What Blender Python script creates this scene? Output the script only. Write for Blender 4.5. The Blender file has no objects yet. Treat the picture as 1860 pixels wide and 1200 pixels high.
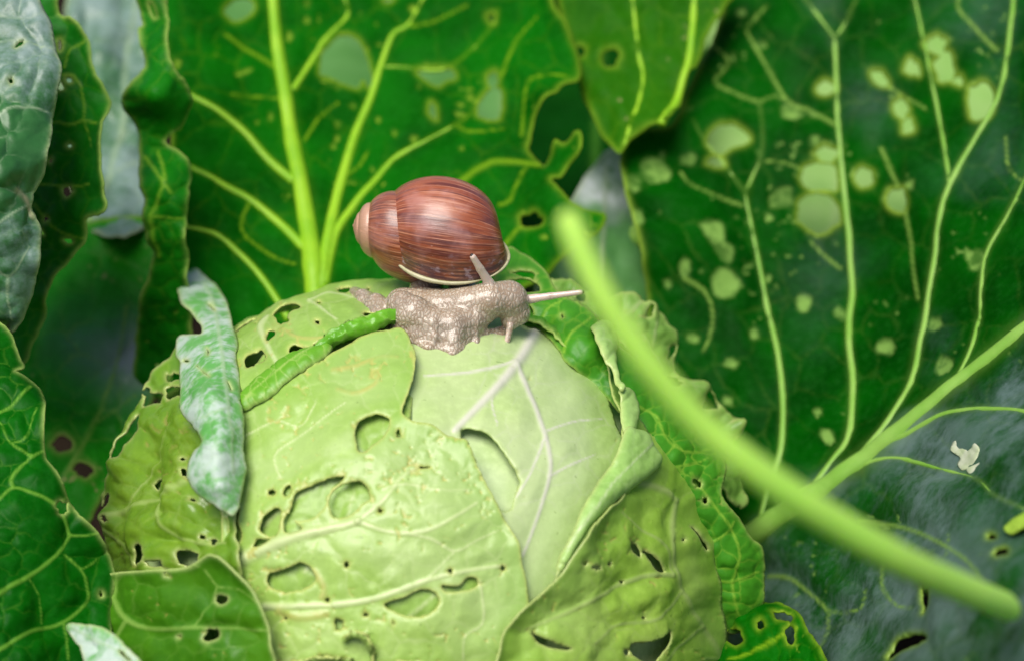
import bpy, math, random
import numpy as np
from mathutils import Vector, kdtree
from mathutils.geometry import delaunay_2d_cdt

random.seed(7)
RNG = np.random.default_rng(11)
scene = bpy.context.scene
R_ = math.radians

# ------------------------------------------------------------------ camera, sky, sun, exposure
PITCH = R_(22.0)
F = 3100.0                                   # focal length in photo pixels (1860 x 1200)
CAM = np.array([0.0, 0.0, 0.45])
FWD = np.array([0.0, math.cos(PITCH), -math.sin(PITCH)])
UPV = np.array([0.0, math.sin(PITCH), math.cos(PITCH)])
RGT = np.array([1.0, 0.0, 0.0])
cd = bpy.data.cameras.new('camera')
cam = bpy.data.objects.new('camera', cd)
scene.collection.objects.link(cam)
cam.location = CAM
cam.rotation_euler = (math.pi / 2 - PITCH, 0, 0)
cd.sensor_width = 36.0
cd.lens = 36.0 * F / 1860.0
cd.clip_start = 0.01
cd.clip_end = 100.0
cd.dof.use_dof = True
cd.dof.focus_distance = 0.522
cd.dof.aperture_fstop = cd.lens / 9.0        # aperture 9 mm across
cd.dof.aperture_blades = 0
scene.camera = cam

world = bpy.data.worlds.new('World')
scene.world = world
world.use_nodes = True
wn = world.node_tree
for n in list(wn.nodes):
    wn.nodes.remove(n)
sky = wn.nodes.new('ShaderNodeTexSky')
sky.sky_type = 'NISHITA'
sky.sun_disc = False
SUN_EL, SUN_AZ = R_(60), R_(206)             # high, over the left shoulder of the camera
sky.sun_elevation = SUN_EL
sky.sun_rotation = SUN_AZ
sky.dust_density = 3.0
bg = wn.nodes.new('ShaderNodeBackground')
bg.inputs['Strength'].default_value = 0.075
wo = wn.nodes.new('ShaderNodeOutputWorld')
wn.links.new(sky.outputs[0], bg.inputs[0])
wn.links.new(bg.outputs[0], wo.inputs[0])

sl = bpy.data.lights.new('sun', 'SUN')
sl.energy = 2.6
sl.angle = R_(38)
sl.color = (1.0, 0.96, 0.9)
so = bpy.data.objects.new('sun', sl)
scene.collection.objects.link(so)
sd = Vector((math.sin(SUN_AZ) * math.cos(SUN_EL), math.cos(SUN_AZ) * math.cos(SUN_EL), math.sin(SUN_EL)))
so.rotation_euler = sd.to_track_quat('Z', 'Y').to_euler()
so.location = (0, 0, 2)

scene.view_settings.view_transform = 'Standard'
scene.view_settings.look = 'None'
scene.view_settings.exposure = 0.53
scene.view_settings.gamma = 1.0
scene.view_settings.use_curve_mapping = False
scene.cycles.max_bounces = 8
scene.cycles.transmission_bounces = 6
scene.cycles.diffuse_bounces = 4

# ------------------------------------------------------------------ pixel -> world helpers
def P(x, y, d):
    x = np.asarray(x, float); y = np.asarray(y, float); d = np.asarray(d, float)
    return (CAM + FWD * d[..., None] + RGT * ((x - 930) / F * d)[..., None]
            + UPV * ((600 - y) / F * d)[..., None])

D0 = 0.576                                    # depth of the middle of the cabbage head
O = P(745, 1090, D0)
OC = CAM - O
DO = np.linalg.norm(OC)
RH = 560.0 / F * D0 * 0.985                   # radius of the head, about 10 cm
OCn = OC / DO
S0 = 0.93

def head(x, y, off=0.0):
    """pixel -> point on the cabbage head; past the outline it goes on round the back."""
    x = np.asarray(x, float); y = np.asarray(y, float)
    ray = FWD + RGT * ((x - 930) / F)[..., None] + UPV * ((600 - y) / F)[..., None]
    ray /= np.linalg.norm(ray, axis=-1, keepdims=True)
    ca = np.clip(-(ray @ OCn), -1, 1)
    al = np.arccos(ca)
    s = DO * np.sin(al) / RH
    al0 = math.asin(min(1, S0 * RH / DO))
    phi_in = np.arcsin(np.clip(s, 0, S0)) - np.minimum(al, al0)
    slope = 1 / math.sqrt(1 - S0 * S0)
    phi = np.where(s <= S0, phi_in, math.asin(S0) - al0 + (s - S0) * slope)
    lat = ray + ca[..., None] * OCn           # part of the ray across the axis
    ln = np.linalg.norm(lat, axis=-1, keepdims=True)
    lat = lat / np.maximum(ln, 1e-9)
    dr = OCn * np.cos(phi)[..., None] + lat * np.sin(phi)[..., None]
    rad = RH + np.asarray(off)
    rad = np.broadcast_to(rad, phi.shape)
    return O + dr * rad[..., None]

def dhead(x, y, off=0.0):
    return float((head(np.array([x]), np.array([y]), off) - CAM)[0] @ FWD)

def tps(ctrl):
    """smooth depth field through control points (x, y, depth)"""
    c = np.array(ctrl, float)
    p = c[:, :2] / 100.0
    n = len(c)
    r = np.linalg.norm(p[:, None] - p[None], axis=-1)
    K = np.where(r > 0, r * r * np.log(r + 1e-12), 0) + np.eye(n) * 0.02
    A = np.zeros((n + 3, n + 3))
    A[:n, :n] = K
    A[:n, n] = 1; A[:n, n + 1:] = p
    A[n, :n] = 1; A[n + 1:, :n] = p.T
    w = np.linalg.solve(A, np.concatenate([c[:, 2], np.zeros(3)]))
    def f(x, y):
        x = np.asarray(x, float) / 100; y = np.asarray(y, float) / 100
        rr = np.sqrt((x[..., None] - p[:, 0]) ** 2 + (y[..., None] - p[:, 1]) ** 2)
        return (rr * rr * np.log(rr + 1e-12)) @ w[:n] + w[n] + w[n + 1] * x + w[n + 2] * y
    return f

def sheet(ctrl):
    f = tps(ctrl)
    return lambda x, y: P(x, y, f(x, y))

def on_head(off):
    return lambda x, y: head(x, y, off)

# crops of the photograph that the outlines were read from
def crop(x0, y0, s):
    return lambda pts: [(x0 + p[0] / s, y0 + p[1] / s) for p in pts]
r2 = crop(0, 0, 1.9355)
r3 = crop(0, 560, 1.875)
r4 = crop(400, 560, 1.875)
r5 = crop(860, 440, 1.579)
r6 = crop(300, 0, 2.1425)
r7 = crop(1020, 0, 1.714)
r8 = crop(1260, 600, 2.0)
c4 = crop(900, 440, 3.0)
c3 = crop(300, 460, 3.529)

# ------------------------------------------------------------------ noise and polygons
TAB = RNG.random((256, 256))
def vn(x, y, seed=0):
    x = x + seed * 17.31; y = y + seed * 9.77
    ix = np.floor(x).astype(int); iy = np.floor(y).astype(int)
    fx = x - ix; fy = y - iy
    fx = fx * fx * (3 - 2 * fx); fy = fy * fy * (3 - 2 * fy)
    a = TAB[ix & 255, iy & 255]; b = TAB[(ix + 1) & 255, iy & 255]
    c = TAB[ix & 255, (iy + 1) & 255]; d = TAB[(ix + 1) & 255, (iy + 1) & 255]
    return ((a * (1 - fx) + b * fx) * (1 - fy) + (c * (1 - fx) + d * fx) * fy) * 2 - 1

def fbm(x, y, seed=0, o=3):
    v = 0; a = 1; t = 0
    for i in range(o):
        v = v + a * vn(x * 2 ** i, y * 2 ** i, seed + i * 3.3); t += a; a *= .5
    return v / t

def spline(pts, step, closed=False, dims=2):
    p = np.array(pts, float)
    n = len(p)
    out = []
    segs = n if closed else n - 1
    for i in range(segs):
        if closed:
            a, b, c, d = p[(i - 1) % n], p[i], p[(i + 1) % n], p[(i + 2) % n]
        else:
            a, b, c, d = p[max(i - 1, 0)], p[i], p[i + 1], p[min(i + 2, n - 1)]
        L = np.linalg.norm((c - b)[:dims])
        m = max(1, int(math.ceil(L / step)))
        t = np.arange(m)[:, None] / m
        out.append(0.5 * (2 * b + (c - a) * t + (2 * a - 5 * b + 4 * c - d) * t * t
                          + (-a + 3 * b - 3 * c + d) * t ** 3))
    if not closed:
        out.append(p[-1:])
    return np.concatenate(out)

def inside(pts, poly):
    x, y = pts[:, 0], pts[:, 1]
    lo = poly.min(0); hi = poly.max(0)
    res = np.zeros(len(pts), bool)
    idx = np.nonzero((x >= lo[0]) & (x <= hi[0]) & (y >= lo[1]) & (y <= hi[1]))[0]
    if len(idx) == 0:
        return res
    a = poly; b = np.roll(poly, -1, 0)
    for k in range(0, len(idx), 4000):
        q = idx[k:k + 4000]
        X = x[q][:, None]; Y = y[q][:, None]
        cr = ((a[:, 1] > Y) != (b[:, 1] > Y))
        with np.errstate(divide='ignore', invalid='ignore'):
            xi = (b[:, 0] - a[:, 0]) * (Y - a[:, 1]) / (b[:, 1] - a[:, 1]) + a[:, 0]
        res[q] = (np.sum(cr & (X < xi), 1) % 2) == 1
    return res

HS = [0]
def blob(cx, cy, rx, ry=None, rot=0, rough=0.27):
    """an irregular bite: closed ring of points"""
    ry = rx if ry is None else ry
    HS[0] += 1
    n = 14
    t = np.arange(n) / n * 2 * math.pi
    k = 1 + rough * vn(np.cos(t) * 2.1 + 40, np.sin(t) * 2.1 + 40, HS[0])
    c, s = math.cos(R_(rot)), math.sin(R_(rot))
    x = np.cos(t) * rx * k; y = np.sin(t) * ry * k
    return [(cx + a * c - b * s, cy + a * s + b * c) for a, b in zip(x, y)]

def ragged_ring(pts, step, amp, seed):
    q = spline(pts, step, True)
    t = np.roll(q, -1, 0) - np.roll(q, 1, 0)
    nl = np.stack([t[:, 1], -t[:, 0]], 1) / (np.linalg.norm(t, axis=1, keepdims=True) + 1e-9)
    a = amp * (0.7 * vn(q[:, 0] / 21, q[:, 1] / 21, seed) + 0.5 * vn(q[:, 0] / 7.5, q[:, 1] / 7.5, seed + 2))
    return q + nl * a[:, None]

# ------------------------------------------------------------------ objects
COL = scene.collection
def tag(o, label=None, cat=None, group=None, kind=None):
    if label: o['label'] = label
    if cat: o['category'] = cat
    if group: o['group'] = group
    if kind: o['kind'] = kind
    return o

def empty(name, loc):
    o = bpy.data.objects.new(name, None)
    o.location = [float(v) for v in loc]
    o.empty_display_size = 0.02
    COL.objects.link(o)
    return o

def origin_of(o):
    v = np.zeros(3)
    while o is not None:
        v += np.array(o.location); o = o.parent
    return v

def mesh_obj(name, verts, faces, mat, parent=None, attrs=None, thick=0, smooth=True):
    me = bpy.data.meshes.new(name)
    v = np.asarray(verts, float)
    if parent is not None:
        v = v - origin_of(parent)
    me.from_pydata(v.tolist(), [], [tuple(int(i) for i in f) for f in faces])
    me.polygons.foreach_set('use_smooth', [smooth] * len(me.polygons))
    for k, a in (attrs or {}).items():
        at = me.attributes.new(k, 'FLOAT', 'POINT')
        at.data.foreach_set('value', np.asarray(a, np.float32))
    me.update()
    o = bpy.data.objects.new(name, me)
    COL.objects.link(o)
    if parent is not None:
        o.parent = parent
    me.materials.append(mat)
    if thick:
        m = o.modifiers.new('thickness', 'SOLIDIFY')
        m.thickness = thick; m.offset = -1
    return o

def tube(name, pts, rad, mat, parent, sides=10, attrs=None, cap=True, flat=1.0, nrm=None):
    """swept tube through 3-D points with a radius at each"""
    p = np.asarray(pts, float); n = len(p)
    rad = np.broadcast_to(np.asarray(rad, float), (n,))
    t = np.gradient(p, axis=0); t /= np.linalg.norm(t, axis=1, keepdims=True) + 1e-12
    ref = nrm if nrm is not None else np.tile(np.array([0.0, -1.0, 0.35]), (n, 1))
    a = np.cross(t, ref); a /= np.linalg.norm(a, axis=1, keepdims=True) + 1e-12
    b = np.cross(a, t)
    th = np.arange(sides) / sides * 2 * math.pi
    V = p[:, None] + rad[:, None, None] * (np.cos(th)[None, :, None] * a[:, None] + flat * np.sin(th)[None, :, None] * b[:, None])
    V = V.reshape(-1, 3).tolist()
    fc = []
    for i in range(n - 1):
        for j in range(sides):
            k = (j + 1) % sides
            fc.append((i * sides + j, i * sides + k, (i + 1) * sides + k, (i + 1) * sides + j))
    if cap:
        fc.append(tuple(range(sides))[::-1]); fc.append(tuple((n - 1) * sides + j for j in range(sides)))
    return mesh_obj(name, V, fc, mat, parent, attrs)

SEED = [0]
def leaf(name, parent, outline, surf, mat, holes=(), veins=(), step=4.0, thick=0.0006, ragged=2.0,
         net=0, netamp=0.0, quilt=0.0, crumple=(0, 60), lift=(0, 20), ruffle=(0, 40, 60), rimw=4.0,
         vein_h=0.30, scars=0, dots=0, label=None, tubes=(), tube_mat=None, tube_names=None, marg=70., netw=1.6, wax=None, windows=()):
    """a leaf blade cut from an outline with bites, laid on a surface, veined and quilted.
       veins: (points, width at start, width at end[, kind]) in pixels; kind s = scar line"""
    SEED[0] += 1
    sd = SEED[0]
    ring = ragged_ring(outline, step * .8, ragged, sd)
    rings = [ring]
    hl = []
    rr = np.random.default_rng(sd + 100)
    lo, hi = ring.min(0), ring.max(0)
    hs = [list(h) for h in holes]
    k = 0
    while k < dots:
        x, y = rr.uniform(lo[0], hi[0]), rr.uniform(lo[1], hi[1])
        if not inside(np.array([[x, y]]), ring)[0]:
            continue
        k += 1
        s = rr.uniform(2.5, 7)
        (windows if isinstance(windows, list) else hs).append(blob(x, y, s, s * rr.uniform(.6, 1.2), rr.uniform(0, 180), .3))
    for h in hs:
        h = np.array(h)
        size = max(np.ptp(h[:, 0]), np.ptp(h[:, 1]))
        q = ragged_ring(h, min(step * .7, max(1.2, size / 9)), min(ragged * 1.5, size * .075), sd + 7)
        hl.append(q)
        rings.append(q)
    # interior points
    gx = np.arange(lo[0], hi[0], step); gy = np.arange(lo[1], hi[1], step * .866)
    X, Y = np.meshgrid(gx, gy)
    X = X + (np.arange(len(gy)) % 2)[:, None] * step * .5
    G = np.stack([X.ravel(), Y.ravel()], 1) + rr.uniform(-.12, .12, (X.size, 2)) * step
    keep = inside(G, ring)
    for h in hl:
        keep &= ~inside(G, h)
    G = G[keep]
    allr = np.concatenate(rings)
    kd = kdtree.KDTree(len(allr))
    for i, p in enumerate(allr):
        kd.insert((p[0], p[1], 0), i)
    kd.balance()
    dist = np.array([kd.find((p[0], p[1], 0))[2] for p in G])
    G = G[dist > step * .55]
    V = np.concatenate([allr, G])
    E = []
    b = 0
    for q in rings:
        n = len(q)
        E += [(b + i, b + (i + 1) % n) for i in range(n)]
        b += n
    ov, oe, of, *_ = delaunay_2d_cdt([Vector((p[0], p[1])) for p in V], E, [], 0, 1e-4)
    V = np.array([(p[0], p[1]) for p in ov])
    T = np.array(of)
    cen = V[T].mean(1)
    ok = inside(cen, ring)
    for h in hl:
        ok &= ~inside(cen, h)
    T = T[ok]
    used = np.unique(T)
    remap = -np.ones(len(V), int); remap[used] = np.arange(len(used))
    V = V[used]; T = remap[T]
    x, y = V[:, 0], V[:, 1]
    N = len(V)
    edge = np.array([kd.find((p[0], p[1], 0))[2] for p in V])
    kr = kdtree.KDTree(len(ring))
    for i, p in enumerate(ring):
        kr.insert((p[0], p[1], 0), i)
    kr.balance()
    oedge = np.array([kr.find((p[0], p[1], 0))[2] for p in V])
    # surface, normals
    e = 1.0
    Q = surf(x, y)
    du = surf(x + e, y) - surf(x - e, y); dv = surf(x, y + e) - surf(x, y - e)
    nm = np.cross(dv, du)
    nm /= np.linalg.norm(nm, axis=1, keepdims=True) + 1e-15
    if np.mean(np.sum(nm * (CAM - Q), 1)) < 0:
        nm = -nm; T = T[:, ::-1]
    pxm = np.linalg.norm(CAM - Q, axis=1) / F             # metres per pixel
    h = np.zeros(N)
    vein = np.zeros(N); scar = np.zeros(N); netv = np.zeros(N); dmin = np.full(N, 60.0)
    for vv in list(veins) + [t + ('t',) if len(t) == 3 else t for t in tubes]:
        pts, w0, w1 = vv[:3]
        kind = vv[3] if len(vv) > 3 else 'v'
        c = spline(pts, 1.5)
        kv = kdtree.KDTree(len(c))
        for i, p in enumerate(c):
            kv.insert((p[0], p[1], 0), i)
        kv.balance()
        m = (x > c[:, 0].min() - 60) & (x < c[:, 0].max() + 60) & (y > c[:, 1].min() - 60) & (y < c[:, 1].max() + 60)
        for i in np.nonzero(m)[0]:
            _, j, d = kv.find((x[i], y[i], 0))
            if d > 60: continue
            t = j / max(1, len(c) - 1)
            w = (w0 + (w1 - w0) * t) * .5
            g = math.exp(-(d / max(w, .8)) ** 2)
            dmin[i] = min(dmin[i], d)
            if kind == 's':
                scar[i] = max(scar[i], g); h[i] += g * w * pxm[i] * .5
            elif kind == 't':
                h[i] += math.exp(-(d / (w * 2.2)) ** 2) * w * pxm[i] * .30; vein[i] = max(vein[i], .35 * math.exp(-(d / (w * .9)) ** 2))
            elif kind == 'g':                              # groove
                h[i] -= g * w * pxm[i] * .7
            else:
                vein[i] = max(vein[i], g); h[i] += g * w * pxm[i] * vein_h * 2
    if net:
        n = max(4, int(np.prod(hi - lo) / (net * net * .87)))
        sx = rr.uniform(lo[0], hi[0], n); sy = rr.uniform(lo[1], hi[1], n)
        for _ in range(2):                                  # relax a little
            ks = kdtree.KDTree(n)
            for i in range(n): ks.insert((sx[i], sy[i], 0), i)
            ks.balance()
            for i in range(n):
                for co, j, d in ks.find_n((sx[i], sy[i], 0), 4)[1:]:
                    if d < net * .8:
                        f = (net * .8 - d) / (d + 1e-6) * .25
                        sx[i] += (sx[i] - co[0]) * f; sy[i] += (sy[i] - co[1]) * f
        ks = kdtree.KDTree(n)
        for i in range(n): ks.insert((sx[i], sy[i], 0), i)
        ks.balance()
        wx = x + 5 * vn(x / 14, y / 14, sd); wy = y + 5 * vn(x / 14, y / 14, sd + 5)
        f12 = np.empty(N)
        for i in range(N):
            a, c = ks.find_n((wx[i], wy[i], 0), 2)
            # distance to the border between the two cells
            ab = math.hypot(a[0][0] - c[0][0], a[0][1] - c[0][1]) + 1e-6
            f12[i] = (c[2] ** 2 - a[2] ** 2) / (2 * ab)
        fade = np.clip(.55 + .6 * vn(x / 70, y / 70, sd + 3), 0.05, 1)
        netv = np.exp(-(f12 / netw) ** 2) * fade
        cell = 1 - np.exp(-(f12 / (net * .22)) ** 2)
        h += netamp * (cell - .5) * np.clip(fade + .2, 0, 1)
    if quilt:
        h += quilt * (1 - np.exp(-(dmin / 26) ** 2)) * (.7 + .5 * vn(x / 45, y / 45, sd + 8))
    if crumple[0]:
        h += crumple[0] * fbm(x / crumple[1], y / crumple[1], sd + 11, 3)
    if lift[0]:
        h += lift[0] * np.exp(-oedge / lift[1]) * (.75 + .5 * vn(x / 60, y / 60, sd + 15))
    h += -0.0003 * np.exp(-(edge / 3.0) ** 2)
    if ruffle[0]:
        h += ruffle[0] * vn(x / ruffle[1], y / ruffle[1], sd + 21) * np.exp(-oedge / ruffle[2])
    if scars:
        k = vn(x / 11, y / 11, sd + 31) + .55 * vn(x / 5, y / 5, sd + 33) + .7 * vn(x / 95, y / 95, sd + 35) + .75 * np.exp(-edge / 9) * (edge < oedge - 1)
        sp = np.clip((k - (1.35 - scars)) * 4, 0, 1)
        scar = np.maximum(scar, sp)
        h += -0.0003 * sp
    for wnd in windows:                                     # chewed down to a thin pale skin
        q = ragged_ring(wnd, 2.0, min(ragged, np.ptp(np.array(wnd)[:, 0]) * .06), sd + 9)
        m = np.nonzero((x > q[:, 0].min() - 8) & (x < q[:, 0].max() + 8) & (y > q[:, 1].min() - 8) & (y < q[:, 1].max() + 8))[0]
        if len(m) == 0: continue
        dd = np.sqrt(((V[m][:, None] - q[None]) ** 2).sum(-1)).min(1)
        sg = np.where(inside(V[m], q), dd, -dd)
        f = np.clip(.5 + sg / 5, 0, 1)
        scar[m] = np.maximum(scar[m], f); h[m] -= .0006 * f; netv[m] *= 1 - f
    Q2 = Q + nm * h[:, None]
    rim = np.exp(-(edge / rimw) ** 1.5)
    attrs = dict(vein=vein, net=netv, rim=rim, scar=scar, marg=np.exp(-oedge / marg), wax=(np.ones(N) if wax is None else np.clip(wax(x, y), 0, 1)))
    o = mesh_obj(name, Q2, T, mat, parent, attrs, thick)
    if label: o['label'] = label
    if tubes:
        kvx = kdtree.KDTree(N)
        for i in range(N): kvx.insert((x[i], y[i], 0), i)
        kvx.balance()
    for ti, tt in enumerate(tubes):
        pts, w0, w1 = tt[:3]
        c = spline(pts, 6.0)
        q = surf(c[:, 0], c[:, 1])
        du = surf(c[:, 0] + e, c[:, 1]) - surf(c[:, 0] - e, c[:, 1])
        dv = surf(c[:, 0], c[:, 1] + e) - surf(c[:, 0], c[:, 1] - e)
        nn = np.cross(dv, du); nn /= np.linalg.norm(nn, axis=1, keepdims=True)
        sg = np.sign(np.sum(nn * (CAM - q), 1))[:, None]; nn = nn * sg
        t = np.linspace(0, 1, len(c))
        pm = np.linalg.norm(CAM - q, axis=1) / F
        rad = (w0 + (w1 - w0) * t) * .5 * pm * (1 + .07 * vn(c[:, 0] / 25, c[:, 1] / 25, sd + ti))
        nmn = (tube_names[ti] if tube_names else 'vein')
        hv = np.array([h[kvx.find((p[0], p[1], 0))[1]] for p in c])
        hv = np.convolve(np.pad(hv, 3, 'edge'), np.ones(7) / 7, 'valid')
        q = q + nn * (hv - rad * .18)[:, None]
        tube(nmn, q, rad, tube_mat, o, 8, nrm=nn)
    return o

# ------------------------------------------------------------------ materials
def newmat(name):
    m = bpy.data.materials.new(name); m.use_nodes = True
    nt = m.node_tree
    for n in list(nt.nodes): nt.nodes.remove(n)
    out = nt.nodes.new('ShaderNodeOutputMaterial')
    return m, nt, out

def rgb(c): return (c[0], c[1], c[2], 1.0)

def mixc(nt, fac, a, b):
    n = nt.nodes.new('ShaderNodeMix'); n.data_type = 'RGBA'
    for sock, v in ((n.inputs['Factor'], fac), (n.inputs[6], a), (n.inputs[7], b)):
        if hasattr(v, 'links'): nt.links.new(v, sock)
        elif isinstance(v, (int, float)): sock.default_value = v
        else: sock.default_value = rgb(v)
    return n.outputs[2]

def mth(nt, op, a, b=0.0, clamp=False):
    n = nt.nodes.new('ShaderNodeMath'); n.operation = op; n.use_clamp = clamp
    for s, v in ((n.inputs[0], a), (n.inputs[1], b)):
        if hasattr(v, 'links'): nt.links.new(v, s)
        else: s.default_value = v
    return n.outputs[0]

def attr(nt, name):
    n = nt.nodes.new('ShaderNodeAttribute'); n.attribute_name = name
    return n.outputs['Fac']

def noise(nt, scale, detail=3, rough=.55, vec=None, dist=0):
    n = nt.nodes.new('ShaderNodeTexNoise')
    n.inputs['Scale'].default_value = scale; n.inputs['Detail'].default_value = detail
    n.inputs['Roughness'].default_value = rough; n.inputs['Distortion'].default_value = dist
    if vec is None:
        tc = nt.nodes.new('ShaderNodeTexCoord'); vec = tc.outputs['Object']
    nt.links.new(vec, n.inputs['Vector'])
    return n.outputs['Fac']

def ramp(nt, v, lo, hi):
    n = nt.nodes.new('ShaderNodeMapRange'); n.clamp = True
    n.interpolation_type = 'SMOOTHSTEP'
    n.inputs['From Min'].default_value = lo; n.inputs['From Max'].default_value = hi
    nt.links.new(v, n.inputs['Value'])
    return n.outputs['Result']

def leaf_mat(name, a, b, vein, rim, marg=None, scar=(.45, .42, .16), bloom=0.0, bloomc=(.33, .42, .40),
             rough=.42, trans=.3, tcol=(.20, .42, .02), netk=.45, vk=.9, margk=.6, spec=.5, coat=0.0, bump=.15, rimk=.85,
             sheen=0.0, waxspec=0.0, pale=None, speck=0.0, bscale=26, blo=.38, bhi=.66):
    m, nt, out = newmat(name)
    c = mixc(nt, ramp(nt, noise(nt, 38, 3), .32, .68), a, b)
    c = mixc(nt, mth(nt, 'MULTIPLY', ramp(nt, noise(nt, 420, 3), .4, .75), .22), c, tuple(min(1, v * 1.5 + .015) for v in a))
    if pale is not None:
        c = mixc(nt, mth(nt, 'MULTIPLY', ramp(nt, noise(nt, 15, 3, .5, dist=.6), .45, .66), .65), c, pale)
    if speck:
        c = mixc(nt, mth(nt, 'MULTIPLY', ramp(nt, noise(nt, 520, 2, .5), .70, .76), speck), c, (.10, .16, .02))
    if marg is not None:
        c = mixc(nt, mth(nt, 'MULTIPLY', attr(nt, 'marg'), margk), c, marg)
    if bloom:
        bm = mth(nt, 'MULTIPLY', ramp(nt, mth(nt, 'ADD', mth(nt, 'MULTIPLY', noise(nt, bscale, 4, .6), .75), mth(nt, 'MULTIPLY', noise(nt, 300, 3, .7), .25)), blo, bhi), mth(nt, 'MULTIPLY', attr(nt, 'wax'), bloom))
        c = mixc(nt, bm, c, bloomc)  # waxy bloom, plus sky sheen painted in where the mask carries it
    c = mixc(nt, mth(nt, 'MULTIPLY', attr(nt, 'net'), netk), c, vein)
    c = mixc(nt, mth(nt, 'MULTIPLY', attr(nt, 'vein'), vk), c, vein)
    c = mixc(nt, mth(nt, 'MULTIPLY', attr(nt, 'scar'), mth(nt, 'ADD', mth(nt, 'MULTIPLY', ramp(nt, noise(nt, 110, 4, .65), .36, .58), .62), .25)), c, scar)
    c = mixc(nt, mth(nt, 'MULTIPLY', attr(nt, 'rim'), rimk), c, rim)
    bs = nt.nodes.new('ShaderNodeBsdfPrincipled')
    nt.links.new(c, bs.inputs['Base Color'])
    rn = mth(nt, 'ADD', mth(nt, 'MULTIPLY', noise(nt, 90, 3), .22), rough - .11)
    nt.links.new(rn, bs.inputs['Roughness'])
    if waxspec:
        nt.links.new(mth(nt, 'ADD', mth(nt, 'MULTIPLY', attr(nt, 'wax'), waxspec), spec), bs.inputs['Specular IOR Level'])
    else:
        bs.inputs['Specular IOR Level'].default_value = spec
    bs.inputs['Coat Weight'].default_value = coat
    bs.inputs['Coat Roughness'].default_value = .3
    bs.inputs['Sheen Weight'].default_value = sheen
    bp = nt.nodes.new('ShaderNodeBump')
    bp.inputs['Strength'].default_value = bump; bp.inputs['Distance'].default_value = .0006
    hh = mth(nt, 'ADD', noise(nt, 650, 3), mth(nt, 'MULTIPLY', noise(nt, 160, 2), 1.5))
    nt.links.new(hh, bp.inputs['Height']); nt.links.new(bp.outputs[0], bs.inputs['Normal'])
    if trans > 0:
        tr = nt.nodes.new('ShaderNodeBsdfTranslucent')
        tm = mixc(nt, .65, c, tcol)
        nt.links.new(tm, tr.inputs['Color'])
        mx = nt.nodes.new('ShaderNodeMixShader'); mx.inputs[0].default_value = trans
        nt.links.new(bs.outputs[0], mx.inputs[1]); nt.links.new(tr.outputs[0], mx.inputs[2])
        nt.links.new(mx.outputs[0], out.inputs['Surface'])
    else:
        nt.links.new(bs.outputs[0], out.inputs['Surface'])
    return m

def plain_mat(name, a, b, scale=60, rough=.5, spec=.4, sss=0, bump=.1, bscale=400, trans=0, detail=3, sscale=.5):
    m, nt, out = newmat(name)
    c = mixc(nt, ramp(nt, noise(nt, scale, detail), .35, .68), a, b)
    bs = nt.nodes.new('ShaderNodeBsdfPrincipled')
    nt.links.new(c, bs.inputs['Base Color'])
    bs.inputs['Roughness'].default_value = rough
    bs.inputs['Specular IOR Level'].default_value = spec
    if sss:
        bs.inputs['Subsurface Weight'].default_value = sss
        bs.inputs['Subsurface Radius'].default_value = (.004, .0045, .002)
        bs.inputs['Subsurface Scale'].default_value = sscale
    bp = nt.nodes.new('ShaderNodeBump'); bp.inputs['Strength'].default_value = bump; bp.inputs['Distance'].default_value = .001
    nt.links.new(noise(nt, bscale, 3), bp.inputs['Height']); nt.links.new(bp.outputs[0], bs.inputs['Normal'])
    nt.links.new(bs.outputs[0], out.inputs['Surface'])
    return m

M = {}
M['core'] = leaf_mat('pale inner cabbage leaf', (.55, .68, .36), (.42, .58, .22), (.66, .74, .5), (.5, .6, .2), trans=0, rough=.4)
M['head'] = leaf_mat('pale green cabbage leaf', (.385, .56, .135), (.29, .47, .075), (.62, .72, .34), (.56, .62, .18),
                     marg=(.24, .46, .055), scar=(.50, .50, .13), trans=.12, tcol=(.35, .6, .06), rough=.36, netk=.34, margk=.55, pale=(.50, .63, .28), speck=.5)
M['head_white'] = leaf_mat('whitish green cabbage leaf', (.52, .64, .29), (.42, .58, .19), (.68, .66, .56), (.44, .58, .18),
                     marg=(.25, .47, .06), scar=(.40, .44, .14), trans=.10, tcol=(.35, .6, .06), rough=.38, netk=.22, margk=.6, pale=(.56, .66, .36), speck=.4)
M['head_mid'] = leaf_mat('under leaf of the head', (.30, .48, .09), (.24, .42, .06), (.48, .60, .24), (.46, .56, .16), trans=.1, rough=.4)
M['roll'] = leaf_mat('bright green rolled leaf', (.16, .46, .018), (.11, .38, .012), (.30, .52, .10), (.44, .58, .16), trans=.2, tcol=(.2, .5, .02), rough=.34, netk=.6)
M['flap'] = leaf_mat('pale folded flap', (.40, .62, .18), (.31, .54, .12), (.55, .68, .34), (.54, .64, .22), trans=.15, tcol=(.3, .6, .06), rough=.36, netk=.5)
M['white'] = leaf_mat('white waxy leaf back', (.05, .22, .03), (.08, .28, .05), (.4, .5, .3), (.4, .5, .3), bloom=1.0, bloomc=(.72, .78, .78), trans=.2, rough=.5)
M['mid'] = leaf_mat('mid green leaf', (.008, .20, .004), (.004, .13, .003), (.22, .46, .03), (.42, .60, .12), scar=(.3, .5, .06), trans=.34, tcol=(.01, .45, .002), rough=.45, netk=.22, spec=.1)
M['dim'] = leaf_mat('dim green leaf', (.02, .32, .008), (.010, .22, .005), (.2, .4, .06), (.3, .42, .08), bloom=1.0, blo=.2, bhi=.5, bloomc=(.26, .33, .34), trans=.3, tcol=(.01, .4, .002), rough=.4, spec=.1, waxspec=.5)  # the bloom colour here is a painted silver sheen
M['fold'] = leaf_mat('netted bright green leaf', (.20, .47, .025), (.14, .40, .015), (.42, .60, .14), (.48, .62, .18), trans=.2, tcol=(.2, .5, .02), rough=.4, netk=.9)
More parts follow.
